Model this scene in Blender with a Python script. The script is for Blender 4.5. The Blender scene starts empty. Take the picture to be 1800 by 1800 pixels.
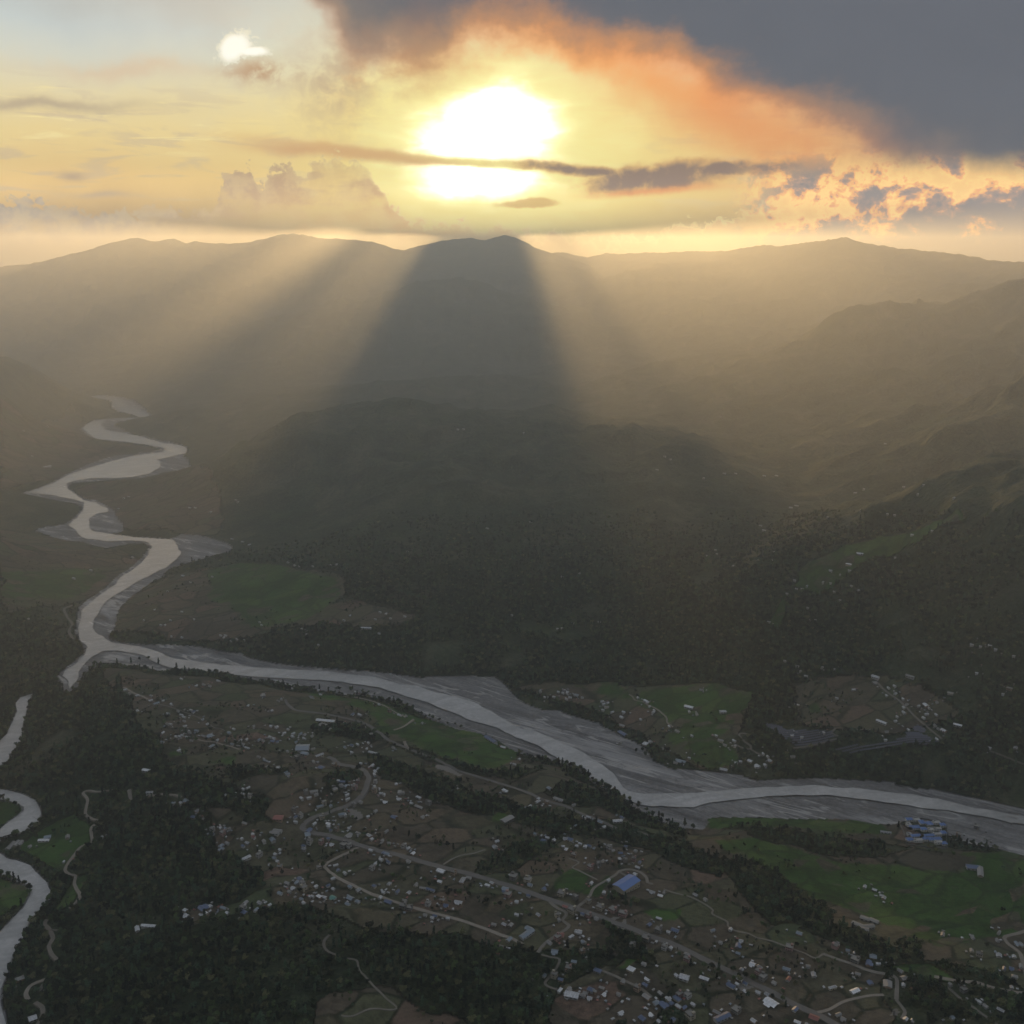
import bpy, math, random
import numpy as np
from mathutils import Vector, Matrix

R = math.radians
scene = bpy.context.scene
col = scene.collection

# ------------------------------------------------------------------ camera
H_CAM = 1000.0
PITCH = R(14.3)
F = 1805.0
cam_d = bpy.data.cameras.new("camera")
cam_d.sensor_width = 36.0
cam_d.lens = 36.0 * F / 1800.0
cam_d.clip_start = 1.0
cam_d.clip_end = 400000.0
cam = bpy.data.objects.new("camera", cam_d)
cam.location = (0, 0, H_CAM)
cam.rotation_euler = (math.pi / 2 - PITCH, 0, 0)
col.objects.link(cam)
scene.camera = cam

# ------------------------------------------------------------------ view and exposure
scene.view_settings.view_transform = 'Standard'
scene.view_settings.look = 'None'
scene.view_settings.exposure = 0.0
scene.view_settings.gamma = 1.0
scene.cycles.use_denoising = True
scene.cycles.max_bounces = 3
scene.cycles.diffuse_bounces = 1
scene.cycles.glossy_bounces = 1
scene.cycles.volume_bounces = 1
scene.cycles.transparent_max_bounces = 12
scene.cycles.sample_clamp_indirect = 2.5
scene.cycles.sample_clamp_direct = 8.0

SUN_EL, SUN_AZ = 6.1, -1.0


def srgb(*c):
    o = []
    for v in c:
        v = v / 255.0
        o.append(v / 12.92 if v <= 0.04045 else ((v + 0.055) / 1.055) ** 2.4)
    return tuple(o) + (1.0,)


def ray(px, py):
    cx = (np.asarray(px, float) - 900) / F
    cy = (900 - np.asarray(py, float)) / F
    return np.stack([cx, math.cos(PITCH) + cy * math.sin(PITCH), -math.sin(PITCH) + cy * math.cos(PITCH)], -1)


def azel(px, py):
    d = ray(px, py)
    return (math.degrees(math.atan2(d[0], d[1])), math.degrees(math.asin(d[2] / np.linalg.norm(d))))


# ------------------------------------------------------------------ node helper
class G:
    """a small expression builder over math nodes"""

    def __init__(self, tree):
        self.t = tree
        self.l = tree.links
        self.flat2d = False

    def n(self, kind, **kw):
        x = self.t.nodes.new(kind)
        for k, v in kw.items():
            setattr(x, k, v)
        return x

    def put(self, sock, v):
        if isinstance(v, E):
            self.l.new(v.s, sock)
        elif isinstance(v, bpy.types.NodeSocket):
            self.l.new(v, sock)
        else:
            sock.default_value = v

    def m(self, op, a, b=None, c=None, clamp=False):
        x = self.n('ShaderNodeMath', operation=op, use_clamp=clamp)
        self.put(x.inputs[0], a)
        if b is not None:
            self.put(x.inputs[1], b)
        if c is not None:
            self.put(x.inputs[2], c)
        return E(self, x.outputs[0])

    def mix(self, f, a, b, mode='MIX'):
        x = self.n('ShaderNodeMix', data_type='RGBA', blend_type=mode)
        self.put(x.inputs[0], f)
        self.put(x.inputs[6], a)
        self.put(x.inputs[7], b)
        return E(self, x.outputs[2])

    def ramp(self, f, stops, interp='LINEAR'):
        x = self.n('ShaderNodeValToRGB')
        cr = x.color_ramp
        cr.interpolation = interp
        while len(cr.elements) > 1:
            cr.elements.remove(cr.elements[-1])
        cr.elements[0].position = stops[0][0]
        cr.elements[0].color = stops[0][1] if isinstance(stops[0][1], tuple) else (stops[0][1],) * 3 + (1,)
        for p, c in stops[1:]:
            e = cr.elements.new(p)
            e.color = c if isinstance(c, tuple) else (c,) * 3 + (1,)
        self.put(x.inputs[0], f)
        return E(self, x.outputs[0])

    def ss(self, x, lo, hi):
        k = self.n('ShaderNodeMapRange', interpolation_type='SMOOTHSTEP')
        self.put(k.inputs[0], x)
        self.put(k.inputs[1], lo)
        self.put(k.inputs[2], hi)
        return E(self, k.outputs[0])

    def noise(self, vec, scale, detail=6, rough=0.55, dist=0.0, color=False):
        k = self.n('ShaderNodeTexNoise')
        if self.flat2d:
            k.noise_dimensions = '2D'
            detail = min(detail, 6)
        self.put(k.inputs['Vector'], vec)
        k.inputs['Scale'].default_value = scale
        k.inputs['Detail'].default_value = detail
        k.inputs['Roughness'].default_value = rough
        k.inputs['Distortion'].default_value = dist
        return E(self, k.outputs['Color' if color else 'Fac'])

    def voro(self, vec, scale, feature='F1', out='Distance', rand=1.0):
        k = self.n('ShaderNodeTexVoronoi', feature=feature)
        if self.flat2d:
            k.voronoi_dimensions = '2D'
        self.put(k.inputs['Vector'], vec)
        k.inputs['Scale'].default_value = scale
        k.inputs['Randomness'].default_value = rand
        return E(self, k.outputs[out])

    def xyz(self, x, y, z=0.0):
        k = self.n('ShaderNodeCombineXYZ')
        self.put(k.inputs[0], x)
        self.put(k.inputs[1], y)
        self.put(k.inputs[2], z)
        return E(self, k.outputs[0])

    def sep(self, v):
        k = self.n('ShaderNodeSeparateXYZ')
        self.put(k.inputs[0], v)
        return [E(self, o) for o in k.outputs]

    def scale_color(self, c, f):
        k = self.n('ShaderNodeVectorMath', operation='SCALE')
        self.put(k.inputs[0], c)
        self.put(k.inputs[3], f)
        return E(self, k.outputs[0])

    def add_color(self, a, b):
        k = self.n('ShaderNodeVectorMath', operation='ADD')
        self.put(k.inputs[0], a)
        self.put(k.inputs[1], b)
        return E(self, k.outputs[0])


class E:
    def __init__(self, g, s):
        self.g, self.s = g, s

    def __add__(self, o): return self.g.m('ADD', self, o)
    def __radd__(self, o): return self.g.m('ADD', o, self)
    def __sub__(self, o): return self.g.m('SUBTRACT', self, o)
    def __rsub__(self, o): return self.g.m('SUBTRACT', o, self)
    def __mul__(self, o): return self.g.m('MULTIPLY', self, o)
    def __rmul__(self, o): return self.g.m('MULTIPLY', o, self)
    def __truediv__(self, o): return self.g.m('DIVIDE', self, o)


# ------------------------------------------------------------------ sky
def build_world():
    w = bpy.data.worlds.new("World")
    scene.world = w
    w.use_nodes = True
    t = w.node_tree
    t.nodes.clear()
    g = G(t)
    g.flat2d = True
    tc = g.n('ShaderNodeTexCoord')
    gen = E(g, tc.outputs['Generated'])
    x, y, z = g.sep(gen)
    az = g.m('ARCTAN2', x, y) * 57.2958
    el = g.m('ARCSINE', z) * 57.2958
    P = g.xyz(az, el + 0.0, 0.0)
    # cloud coordinates: a flat layer in the direction of view, warped
    wn = g.noise(P, 0.16, 5, 0.6, color=True)
    wx, wy, wz = g.sep(wn)
    wx = (wx - 0.5)
    wy = (wy - 0.5)
    n1 = g.noise(g.xyz(az, el * 1.6 + 51.0, 0.0), 0.22, 9, 0.6)
    n2 = g.noise(g.xyz(az * 0.45, el * 2.6 + 119.0, 0.0), 0.5, 8, 0.6, 0.4)
    n3 = g.noise(g.xyz(az, el * 1.25 + 187.0, 0.0), 0.75, 10, 0.62, 0.25)

    def blob(px, py, sx, sy, warp=2.0, ang=0.0, p=1.0):
        a0, e0 = azel(px, py)
        u = az - a0 + wx * warp
        v = el - e0 + wy * warp
        c, s = math.cos(R(ang)), math.sin(R(ang))
        uu = (u * c + v * s) / (sx / 31.5)
        vv = (v * c - u * s) / (sy / 31.5)
        r2 = uu * uu + vv * vv
        if p != 1.0:
            r2 = g.m('POWER', r2, p)
        return g.m('EXPONENT', r2 * -1.0)

    # clear evening sky: physical sky at low strength, plus the hazy warm air above the ridges
    sky = g.n('ShaderNodeTexSky', sky_type='NISHITA')
    sky.sun_disc = False
    sky.sun_elevation = R(SUN_EL)
    sky.sun_rotation = R(SUN_AZ)
    sky.air_density = 1.0
    sky.dust_density = 2.0
    bg_sky = g.n('ShaderNodeBackground')
    g.l.new(sky.outputs[0], bg_sky.inputs[0])
    bg_sky.inputs[1].default_value = 0.06

    base = g.ramp((el + wy * 1.6 + 10.0) / 60.0, [
        (0.00, srgb(95, 92, 88)), (0.15, srgb(132, 116, 96)), (0.172, srgb(158, 128, 92)), (0.20, srgb(198, 164, 112)),
        (0.225, srgb(228, 192, 128)), (0.26, srgb(231, 206, 144)), (0.29, srgb(224, 208, 164)), (0.315, srgb(208, 207, 190)),
        (0.34, srgb(194, 205, 205)), (0.38, srgb(180, 192, 197)), (0.50, srgb(150, 156, 166)), (1.0, srgb(138, 144, 154))])
    # thin streaks in the left half
    st = g.ss(n2, 0.50, 0.66)
    base = g.mix(st * g.ss(el, 1.5, 3.0) * g.ss(el, 9.0, 6.5) * 0.5, base, srgb(196, 176, 150))
    st2 = g.ss(g.noise(g.xyz(az * 0.35, el * 3.2 + 357.0, 0.0), 0.8, 9, 0.65, 0.6), 0.56, 0.72)
    base = g.mix(st2 * g.ss(el, 4.0, 5.5) * g.ss(el, 8.5, 7.0) * 0.6, base, srgb(244, 226, 165))
    # grey veil at the very top left
    base = g.mix(blob(480, 60, 190, 110, 5.0) * g.ss(n1, 0.35, 0.65) * 0.6, base, srgb(196, 192, 186))
    base = g.mix(blob(230, -60, 240, 80, 5.0) * 0.5, base, srgb(158, 158, 158))

    # glow round the sun
    glow = blob(870, 240, 330, 215, 0.5)
    y1 = g.mix(glow * 0.92, base, srgb(248, 226, 140))
    # orange belt under the dark deck
    # deck edge (elevation against azimuth)
    edge_px = [(-400, -200), (300, -120), (520, -60), (575, 40), (640, 150), (740, 150), (830, 92), (960, 92), (1080, 128),
               (1180, 165), (1300, 225), (1450, 285), (1600, 340), (1800, 392), (2200, 440), (3000, 470)]
    stops = []
    for (px, py) in edge_px:
        a, e = azel(px, py)
        stops.append(((a + 45) / 90.0, e / 30.0))
    edge = g.m('MULTIPLY', g.ramp((az + wx * 1.6 + 45.0) / 90.0, stops, 'EASE'), 30.0)
    d = el - edge + wy * 3.4 + (n1 - 0.5) * 3.0
    deck = g.ss(d, -1.0, 1.5)
    nearsun = g.m('EXPONENT', g.m('POWER', g.m('ABSOLUTE', (az - 5.0) / 12.5), 2.4) * -1.0)
    edgecol = g.mix(nearsun, srgb(146, 132, 122), srgb(238, 140, 68))
    midcol = g.mix(nearsun, srgb(112, 110, 110), srgb(178, 130, 96))
    top = g.mix(g.ss(el + az * 0.25, 4.0, 13.0), srgb(102, 99, 97), srgb(92, 96, 104))
    dc = g.mix(g.ss(d, 0.0, 1.7), edgecol, midcol)
    dc = g.mix(g.ss(d + (n1 - 0.5) * 1.6, 1.0, 3.6), dc, top)
    dc = g.mix(g.ss(n1, 0.2, 0.8) * 0.3, dc, g.scale_color(dc, 1.15))
    dc = g.mix(g.ss(el, 16.0, 30.0), dc, srgb(150, 156, 166))
    skyc = g.mix(deck, y1, dc)
    # orange veil pockets
    skyc = g.mix(blob(1160, 165, 190, 42, 2.0, -24) * 0.75, skyc, srgb(236, 146, 78))
    skyc = g.mix(blob(1330, 245, 190, 40, 2.5, -14) * 0.7, skyc, srgb(222, 142, 88))
    skyc = g.mix(blob(690, 130, 95, 70, 3.0, 20) * g.ss(n1, 0.3, 0.62) * 0.8, skyc, srgb(186, 128, 92))
    skyc = g.mix(blob(600, 150, 70, 80, 3.0) * g.ss(n3, 0.3, 0.65) * 0.6, skyc, srgb(176, 152, 130))
    skyc = g.mix(blob(455, 132, 55, 16, 2.0) * g.ss(n3, 0.3, 0.6), skyc, srgb(186, 152, 118))
    skyc = g.mix(blob(220, 125, 110, 14, 3.0) * 0.5, skyc, srgb(214, 180, 144))
    skyc = g.mix(blob(70, 180, 140, 9, 1.6) * 0.8, skyc, srgb(176, 158, 134))
    skyc = g.mix(blob(128, 310, 20, 8, 1.0), skyc, srgb(186, 160, 128))
    skyc = g.mix(blob(180, 345, 40, 5, 0.8), skyc, srgb(190, 164, 130))
    # cool overcast to the sides, darker behind
    aa = g.m('ABSOLUTE', az)
    skyc = g.mix(g.ss(aa, 34.0, 58.0), skyc, g.mix(g.ss(el, 22.0, 50.0), srgb(240, 245, 250), srgb(142, 148, 158)))
    skyc = g.mix(g.ss(aa, 80.0, 140.0) * 0.9, skyc, srgb(100, 106, 116))
    # bright hole: over-exposed cloud behind which the sun stands
    fld = blob(858, 232, 120, 50, 1.8) + blob(880, 180, 66, 38, 1.5, 0) * 0.7 + blob(845, 322, 112, 28, 1.6) + blob(800, 285, 120, 42, 2.0) * 0.3
    fld = fld + (g.noise(g.xyz(az * 0.6, el * 2.2 + 1037.0, 0.0), 0.5, 5, 0.5, 0.3) - 0.5) * 0.6 - blob(840, 287, 150, 7, 0.6, -3) * 0.75
    fld = fld - g.ss(blob(875, 260, 260, 150, 0.5), 0.5, 0.1) * 1.2
    yel = blob(880, 268, 215, 120, 2.2, 0, 1.2)
    skyc = g.mix(yel * 0.7, skyc, srgb(248, 234, 150))
    skyc = g.mix(g.ss(fld, -0.25, 0.7) * 0.85, skyc, srgb(253, 245, 172))
    hot = g.m('POWER', g.ss(fld, 0.0, 1.35), 2.2)
    # bars across the sun
    bars = g.m('MAXIMUM', blob(640, 272, 190, 12, 0.8, -6, 1.5), blob(540, 262, 110, 11, 1.0, -2))
    skyc = g.mix(bars * 0.85, skyc, srgb(206, 160, 112))
    bar2 = g.m('MAXIMUM', blob(1150, 312, 125, 24, 1.5, 3, 1.6), blob(1270, 300, 130, 11, 1.2, 3, 1.5))
    bar2 = g.m('MAXIMUM', bar2, blob(1010, 296, 110, 9, 0.9, -4))
    skyc = g.mix(g.ss(bar2 * ((n3 - 0.5) * 2.2 + 1.0), 0.03, 0.5) * 0.7, skyc, srgb(208, 158, 104))
    skyc = g.mix(g.ss(bar2 * ((n3 - 0.5) * 2.0 + 1.0), 0.25, 0.95) * 0.95, skyc, srgb(138, 118, 108))
    skyc = g.mix(blob(1150, 336, 110, 6, 0.8, 3) * 0.7, skyc, srgb(224, 150, 96))
    skyc = g.mix(g.ss(blob(930, 358, 60, 9, 1.0) + (n3 - 0.5) * 0.5, 0.3, 0.7) * 0.8, skyc, srgb(200, 160, 96))
    # low banks of cumulus along the horizon
    top_px = [(-600, 380), (-100, 372), (60, 352), (130, 372), (230, 375), (300, 368), (372, 380), (384, 330), (406, 300),
              (436, 296), (458, 338), (480, 290), (508, 292), (530, 330), (548, 284), (590, 276), (632, 290), (668, 322), (700, 372),
              (760, 392), (860, 400), (930, 408), (1020, 416), (1080, 428), (1160, 405), (1240, 392), (1330, 372), (1420, 352)]
    stops = []
    for (px, py) in top_px:
        a, e = azel(px, py)
        stops.append(((a + 45) / 90.0, e / 30.0))
    ct = g.m('MULTIPLY', g.ramp((az + wx * 0.3 + 45.0) / 90.0, stops[:15], 'LINEAR'), 30.0)
    ct2 = g.m('MULTIPLY', g.ramp((az + wx * 0.3 + 45.0) / 90.0, stops[14:], 'LINEAR'), 30.0)
    sel = g.m('GREATER_THAN', az + wx * 0.3, stops[14][0] * 90 - 45)
    ctop = ct + (ct2 - ct) * sel
    bn = g.noise(g.xyz(az, el * 1.1 + 527.0, 0.0), 0.95, 9, 0.6, 0.15)
    BW = g.xyz(az + (bn - 0.5) * 1.6, el * 1.1 + (n3 - 0.5) * 1.6 + 34.0, 0.0)
    puff = g.voro(BW, 1.3, 'SMOOTH_F1') * 0.9 + g.voro(BW, 3.2, 'SMOOTH_F1') * 1.0
    dd = ctop - el + (bn - 0.5) * 1.7 + (0.8 - puff) * 0.7
    cm = g.ss(dd, -0.06, 0.16)
    leftc = g.mix(g.ss(az, -30.0, -4.0), srgb(164, 150, 142), srgb(196, 160, 116))
    body = g.mix(g.ss(el, 3.4, 1.0) * 0.85, leftc, g.mix(g.ss(az, -24.0, -10.0), srgb(160, 146, 134), srgb(226, 184, 120)))
    body = g.mix(g.ss(bn, 0.35, 0.62) * 0.35, body, srgb(226, 200, 146))
    rim = g.ss(dd, 0.5, 0.05) * g.ss(az, -16.0, -4.0)
    body = g.mix(rim * 0.55, body, srgb(250, 236, 170))
    fade = (g.ss(dd, 3.0, 0.0) * 0.45 + 0.62) * (g.ss(n1 + (n2 - 0.5) * 0.6, 0.30, 0.62) * 0.6 + 0.45)
    skyc = g.mix(cm * fade, skyc, body)
    # right-hand cumulus with glowing breaks
    rn = g.noise(g.xyz(az, el * 1.35 + 867.0, 0.0), 0.34, 6, 0.62, 0.2)
    rmask = g.ss(az, 11.0, 15.0) * g.ss(el + wy * 2.0, 5.0, 3.4)
    rv = rn + 0.03 + (0.8 - puff) * 0.09 + g.ss(el, 3.6, 0.2) * 0.14 + g.ss(az, 22.0, 28.0) * 0.05
    breaks = g.ramp(rv, [(0.40, srgb(240, 196, 128)), (0.50, srgb(252, 208, 136)), (0.545, srgb(240, 178, 118)), (0.60, srgb(172, 146, 130)), (0.68, srgb(140, 132, 128))])
    skyc = g.mix(rmask, skyc, breaks)
    # sky dimmed at the ridges and lifted just above, to balance the haze
    skyc = g.scale_color(skyc, (g.ss(el, -0.8, 1.3) * 1.0 + 0.36) * (1.0 - g.ss(el, 2.4, 4.4) * 0.25))
    # ragged pale hole in the cloud, high left
    hole = g.m('MAXIMUM', blob(415, 82, 36, 24, 1.0, 20, 1.6), blob(445, 92, 34, 9, 0.8, 0, 1.4))
    hm = g.ss(hole + (g.noise(P, 3.0, 6, 0.75) - 0.5) * 1.9, 0.34, 0.62) * g.ss(hole, 0.02, 0.15)
    skyc = g.mix(hm, skyc, g.mix(g.ss(hole, 0.5, 0.95), srgb(226, 222, 200), srgb(255, 252, 238)))
    rgb = g.n('ShaderNodeRGB')
    rgb.outputs[0].default_value = (1.0, 0.90, 0.62, 1)
    skyc = g.add_color(skyc, g.scale_color(E(g, rgb.outputs[0]), hot * HOT))
    bg = g.n('ShaderNodeBackground')
    g.put(bg.inputs[0], skyc)
    bg.inputs[1].default_value = 1.13
    ad = g.n('ShaderNodeMixShader')
    # the physical sky only shows where the evening sky is clear of cloud
    clear = g.ss(az, -4.0, -22.0) * g.ss(el, 8.0, 13.0) * g.ss(el, 30.0, 18.0) * 0.3
    g.put(ad.inputs[0], clear)
    g.l.new(bg.outputs[0], ad.inputs[1])
    g.l.new(bg_sky.outputs[0], ad.inputs[2])
    out = g.n('ShaderNodeOutputWorld')
    g.l.new(ad.outputs[0], out.inputs[0])
    w.cycles.sampling_method = 'MANUAL'
    w.cycles.sample_map_resolution = 512


HOT = 5.0
build_world()

# ------------------------------------------------------------------ sun
sun_d = bpy.data.lights.new("sun", 'SUN')
sun_d.energy = 4.0
sun_d.angle = R(0.5)
sun_d.color = (1.0, 0.61, 0.23)
sun = bpy.data.objects.new("sun", sun_d)
sd = Vector((math.sin(R(SUN_AZ)) * math.cos(R(SUN_EL)), math.cos(R(SUN_AZ)) * math.cos(R(SUN_EL)), math.sin(R(SUN_EL))))
sun.rotation_euler = sd.to_track_quat('Z', 'Y').to_euler()
sun.location = (0, 0, 3000)
col.objects.link(sun)

# ------------------------------------------------------------------ numeric noise
def _hash(ix, iy, s):
    h = (ix.astype(np.int64) * 374761393 + iy.astype(np.int64) * 668265263 + s * 1274126177) & 0xffffffff
    h = ((h ^ (h >> 13)) * 1274126177) & 0xffffffff
    return ((h ^ (h >> 16)) & 0xffff) / 65535.0


def vnoise(x, y, s=0):
    ix, iy = np.floor(x), np.floor(y)
    fx, fy = x - ix, y - iy
    fx = fx * fx * fx * (fx * (fx * 6 - 15) + 10)
    fy = fy * fy * fy * (fy * (fy * 6 - 15) + 10)
    a, b = _hash(ix, iy, s), _hash(ix + 1, iy, s)
    c, d = _hash(ix, iy + 1, s), _hash(ix + 1, iy + 1, s)
    return (a + (b - a) * fx) * (1 - fy) + (c + (d - c) * fx) * fy


def fbm(x, y, sc, octs=5, s=0, ridged=False):
    v, a, t = 0.0, 1.0, 0.0
    for o in range(octs):
        k = 2.03 ** o / sc
        n = vnoise(x * k + 17.3 * o, y * k - 9.1 * o, s + o)
        if ridged:
            n = 1 - np.abs(2 * n - 1)
        v = v + n * a
        t += a
        a *= 0.5
    return v / t


def sstep(x, lo, hi):
    t = np.clip((x - lo) / (hi - lo), 0, 1)
    return t * t * (3 - 2 * t)


def flat(pts, z=0.0):
    p = np.array(pts, float)
    d = ray(p[:, 0], p[:, 1])
    t = (z - H_CAM) / d[:, 2]
    return d[:, :2] * t[:, None]


def Z(ox, oy, s, pts):
    return [(ox + p[0] / s, oy + p[1] / s) + tuple(p[2:]) for p in pts]


# ------------------------------------------------------------------ the river bed and the water
BED = flat(
    Z(0, 600, 3, [(215, 232), (290, 245), (340, 275), (400, 290), (500, 290), (570, 288), (640, 295), (700, 310), (730, 330), (755, 350), (785, 375),
                  (805, 402), (770, 408), (720, 412), (660, 418), (620, 428), (600, 445), (640, 460), (660, 475), (700, 490), (760, 500), (820, 518),
                  (900, 535), (960, 545), (990, 560), (988, 585), (965, 605), (990, 625), (1000, 660), (975, 680), (920, 682), (860, 690), (800, 710), (720, 722),
                  (600, 730), (500, 738), (420, 742), (370, 750), (362, 775), (400, 805), (450, 830), (510, 840), (560, 865), (600, 895), (610, 925),
                  (640, 960), (650, 1000), (620, 1010), (560, 1010), (700, 1030), (800, 1035), (900, 1040), (960, 1018), (1040, 1020), (1120, 1040),
                  (1200, 1065), (1225, 1085), (1210, 1110), (1130, 1125), (1060, 1150), (1000, 1165), (940, 1185), (880, 1205), (860, 1240), (790, 1275),
                  (740, 1310), (680, 1350), (630, 1400), (610, 1440), (605, 1490), (590, 1520), (570, 1560), (590, 1575), (650, 1590), (780, 1600),
                  (900, 1600), (1050, 1610), (1200, 1640), (1270, 1645), (1300, 1665), (1400, 1690), (1500, 1705), (1640, 1720), (1800, 1735)])
    + [(650, 1180), (700, 1186), (740, 1192), (800, 1188), (870, 1190), (890, 1205)]
    + Z(600, 1200, 3, [(870, 20), (900, 60), (950, 100), (1010, 130), (1080, 150), (1150, 150), (1200, 170), (1270, 190), (1350, 215), (1400, 245), (1450, 265),
                       (1490, 290), (1540, 310), (1590, 340), (1620, 375), (1640, 410), (1700, 440), (1760, 460)])
    + Z(1200, 1200, 3, [(0, 455), (100, 465), (200, 475), (310, 490), (360, 510), (400, 520), (500, 512), (700, 505), (900, 515), (1080, 530), (1200, 560),
                        (1350, 570), (1500, 600), (1650, 635), (1800, 665), (2200, 740), (3300, 980), (3300, 1500), (2200, 1040), (1800, 905), (1700, 885), (1600, 862), (1540, 850), (1470, 845), (1400, 800), (1390, 760),
                        (1380, 745), (1180, 725), (1150, 735), (1100, 745), (1000, 740), (920, 725), (820, 712), (700, 715), (560, 715), (380, 708),
                        (200, 705), (120, 712), (130, 735), (100, 770), (0, 765)])
    + Z(600, 1200, 3, [(1760, 750), (1700, 740), (1660, 715), (1600, 690), (1540, 650), (1480, 605), (1420, 570), (1340, 530), (1290, 490), (1240, 455),
                       (1180, 430), (1120, 415), (1060, 395), (980, 385), (950, 375), (880, 340), (840, 310), (780, 280), (700, 260), (620, 245),
                       (540, 215), (470, 190), (400, 150), (340, 115), (300, 100), (200, 85), (100, 65), (0, 60), (-120, 36), (-300, 15)])
    + Z(0, 600, 3, [(1480, 1803), (1290, 1790), (1180, 1765), (1000, 1755), (900, 1748), (850, 1738), (760, 1722), (600, 1712), (520, 1715), (470, 1730), (440, 1760), (420, 1800),
                    (405, 1830), (370, 1850), (345, 1845), (300, 1770), (330, 1740), (390, 1690), (440, 1650), (450, 1620), (440, 1605), (410, 1560), (400, 1530), (410, 1450), (420, 1400),
                    (470, 1360), (560, 1300), (620, 1240), (700, 1190), (760, 1130), (790, 1085), (760, 1065), (690, 1065), (560, 1090), (500, 1075),
                    (440, 1055), (360, 1050), (280, 1030), (190, 1000), (210, 985), (290, 975), (350, 960), (390, 930), (430, 890), (430, 870), (380, 850),
                    (280, 835), (190, 815), (115, 800), (180, 780), (270, 745), (320, 720), (350, 700), (420, 670), (500, 635), (600, 605), (700, 595),
                    (840, 575), (850, 565), (760, 545), (640, 530), (500, 518), (460, 490), (425, 465), (450, 435), (500, 415), (560, 410), (640, 405),
                    (740, 400), (700, 385), (620, 370), (590, 350), (590, 320), (560, 303), (480, 300), (330, 300), (290, 290), (240, 250)]))
TRIB = [flat(Z(0, 1200, 3, [(170, 60), (150, 100), (140, 150), (120, 220), (120, 260), (105, 310), (70, 360), (40, 410), (0, 440), (-160, 540), (-160, 300),
                            (-60, 330), (0, 310), (40, 270), (60, 220), (90, 150), (85, 110), (110, 78)])),
        flat(Z(0, 1200, 3, [(-200, 560), (0, 563), (60, 572), (120, 590), (180, 620), (210, 660), (218, 690), (200, 740), (150, 770), (100, 795), (50, 810), (10, 832), (-30, 860), (-10, 890),
                            (40, 925), (100, 940), (160, 965), (190, 1000), (240, 1050), (265, 1100), (255, 1145), (220, 1180), (205, 1220), (160, 1245),
                            (140, 1300), (110, 1370), (70, 1440), (45, 1500), (20, 1570), (5, 1620), (5, 1700), (20, 1750), (35, 1800), (70, 1920), (200, 2200), (-500, 2200),
                            (-300, 1600), (-100, 1400), (0, 1320), (20, 1300), (60, 1250), (120, 1190), (160, 1120), (165, 1085), (120, 1055), (60, 1030), (0, 1010),
                            (-90, 990), (-140, 940), (-130, 850), (-80, 800), (0, 775), (40, 740), (80, 710), (120, 680), (125, 655), (60, 625), (0, 615), (-200, 600)]))]
WATER = flat(
    Z(0, 600, 3, [(235, 240), (300, 262), (345, 284), (400, 293), (560, 293), (640, 300), (655, 320), (650, 335), (700, 345), (760, 372), (795, 402),
                  (730, 408), (650, 414), (560, 420), (530, 440), (560, 470), (640, 482), (700, 495), (760, 508), (860, 538), (960, 552), (985, 568),
                  (980, 590), (900, 608), (830, 625), (850, 640), (830, 675), (780, 700), (700, 715), (600, 722), (500, 720), (400, 735), (355, 748), (350, 775), (400, 812),
                  (440, 840), (500, 850), (560, 880), (565, 900), (500, 912), (475, 935), (468, 970), (490, 1000), (560, 1015), (680, 1030), (800, 1040),
                  (905, 1045), (925, 1060), (935, 1090), (955, 1120), (930, 1150), (880, 1190), (800, 1230), (720, 1275), (640, 1320), (570, 1365),
                  (530, 1410), (505, 1460), (492, 1510), (500, 1530), (550, 1560), (590, 1590), (700, 1605), (800, 1625), (860, 1650), (900, 1670), (1000, 1685),
                  (1150, 1705), (1300, 1720), (1500, 1730), (1640, 1735), (1800, 1748), (1980, 1775)])
    + Z(600, 1200, 3, [(300, 10), (400, 22), (500, 50), (600, 75), (700, 110), (770, 145), (850, 190), (950, 245), (1050, 270), (1150, 315), (1270, 370), (1360, 425), (1450, 500), (1490, 550), (1520, 572),
                       (1600, 590), (1800, 590)])
    + Z(1200, 1200, 3, [(150, 575), (300, 555), (400, 552), (700, 548), (900, 556), (1100, 580), (1300, 612), (1500, 650), (1800, 710), (2300, 830), (3300, 1080), (3300, 1180), (2300, 940), (1800, 750),
                        (1600, 712), (1400, 678), (1200, 650), (1000, 622), (850, 604), (700, 596), (600, 596), (450, 600), (300, 612), (150, 632), (70, 656), (0, 658)])
    + Z(600, 1200, 3, [(1650, 655), (1560, 640), (1480, 600), (1420, 560), (1330, 515), (1250, 452), (1150, 400), (1060, 350), (950, 300), (820, 240),
                       (700, 205), (560, 150), (400, 90), (200, 28), (0, -2)])
    + Z(0, 600, 3, [(1600, 1782), (1400, 1772), (1200, 1758), (1080, 1745), (920, 1725), (860, 1710), (780, 1670), (700, 1645), (620, 1634), (540, 1637), (490, 1665),
                    (440, 1710), (410, 1760), (400, 1800), (375, 1835), (360, 1800), (330, 1765), (350, 1740), (410, 1690), (452, 1650), (462, 1615), (440, 1590),
                    (415, 1545), (412, 1480), (430, 1420), (490, 1365), (580, 1305), (640, 1245), (720, 1195), (775, 1135), (800, 1090), (775, 1060),
                    (700, 1052), (560, 1055), (470, 1045), (420, 1030), (400, 1000), (360, 970), (400, 935), (440, 890), (440, 850), (370, 830), (260, 810),
                    (130, 798), (190, 782), (290, 745), (340, 715), (430, 680), (560, 640), (700, 605), (850, 585), (880, 568), (780, 545), (640, 528),
                    (500, 514), (460, 480), (432, 462), (470, 430), (540, 412), (740, 402), (690, 382), (610, 360), (600, 330), (590, 310), (480, 298),
                    (340, 296), (290, 280)]))


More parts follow.
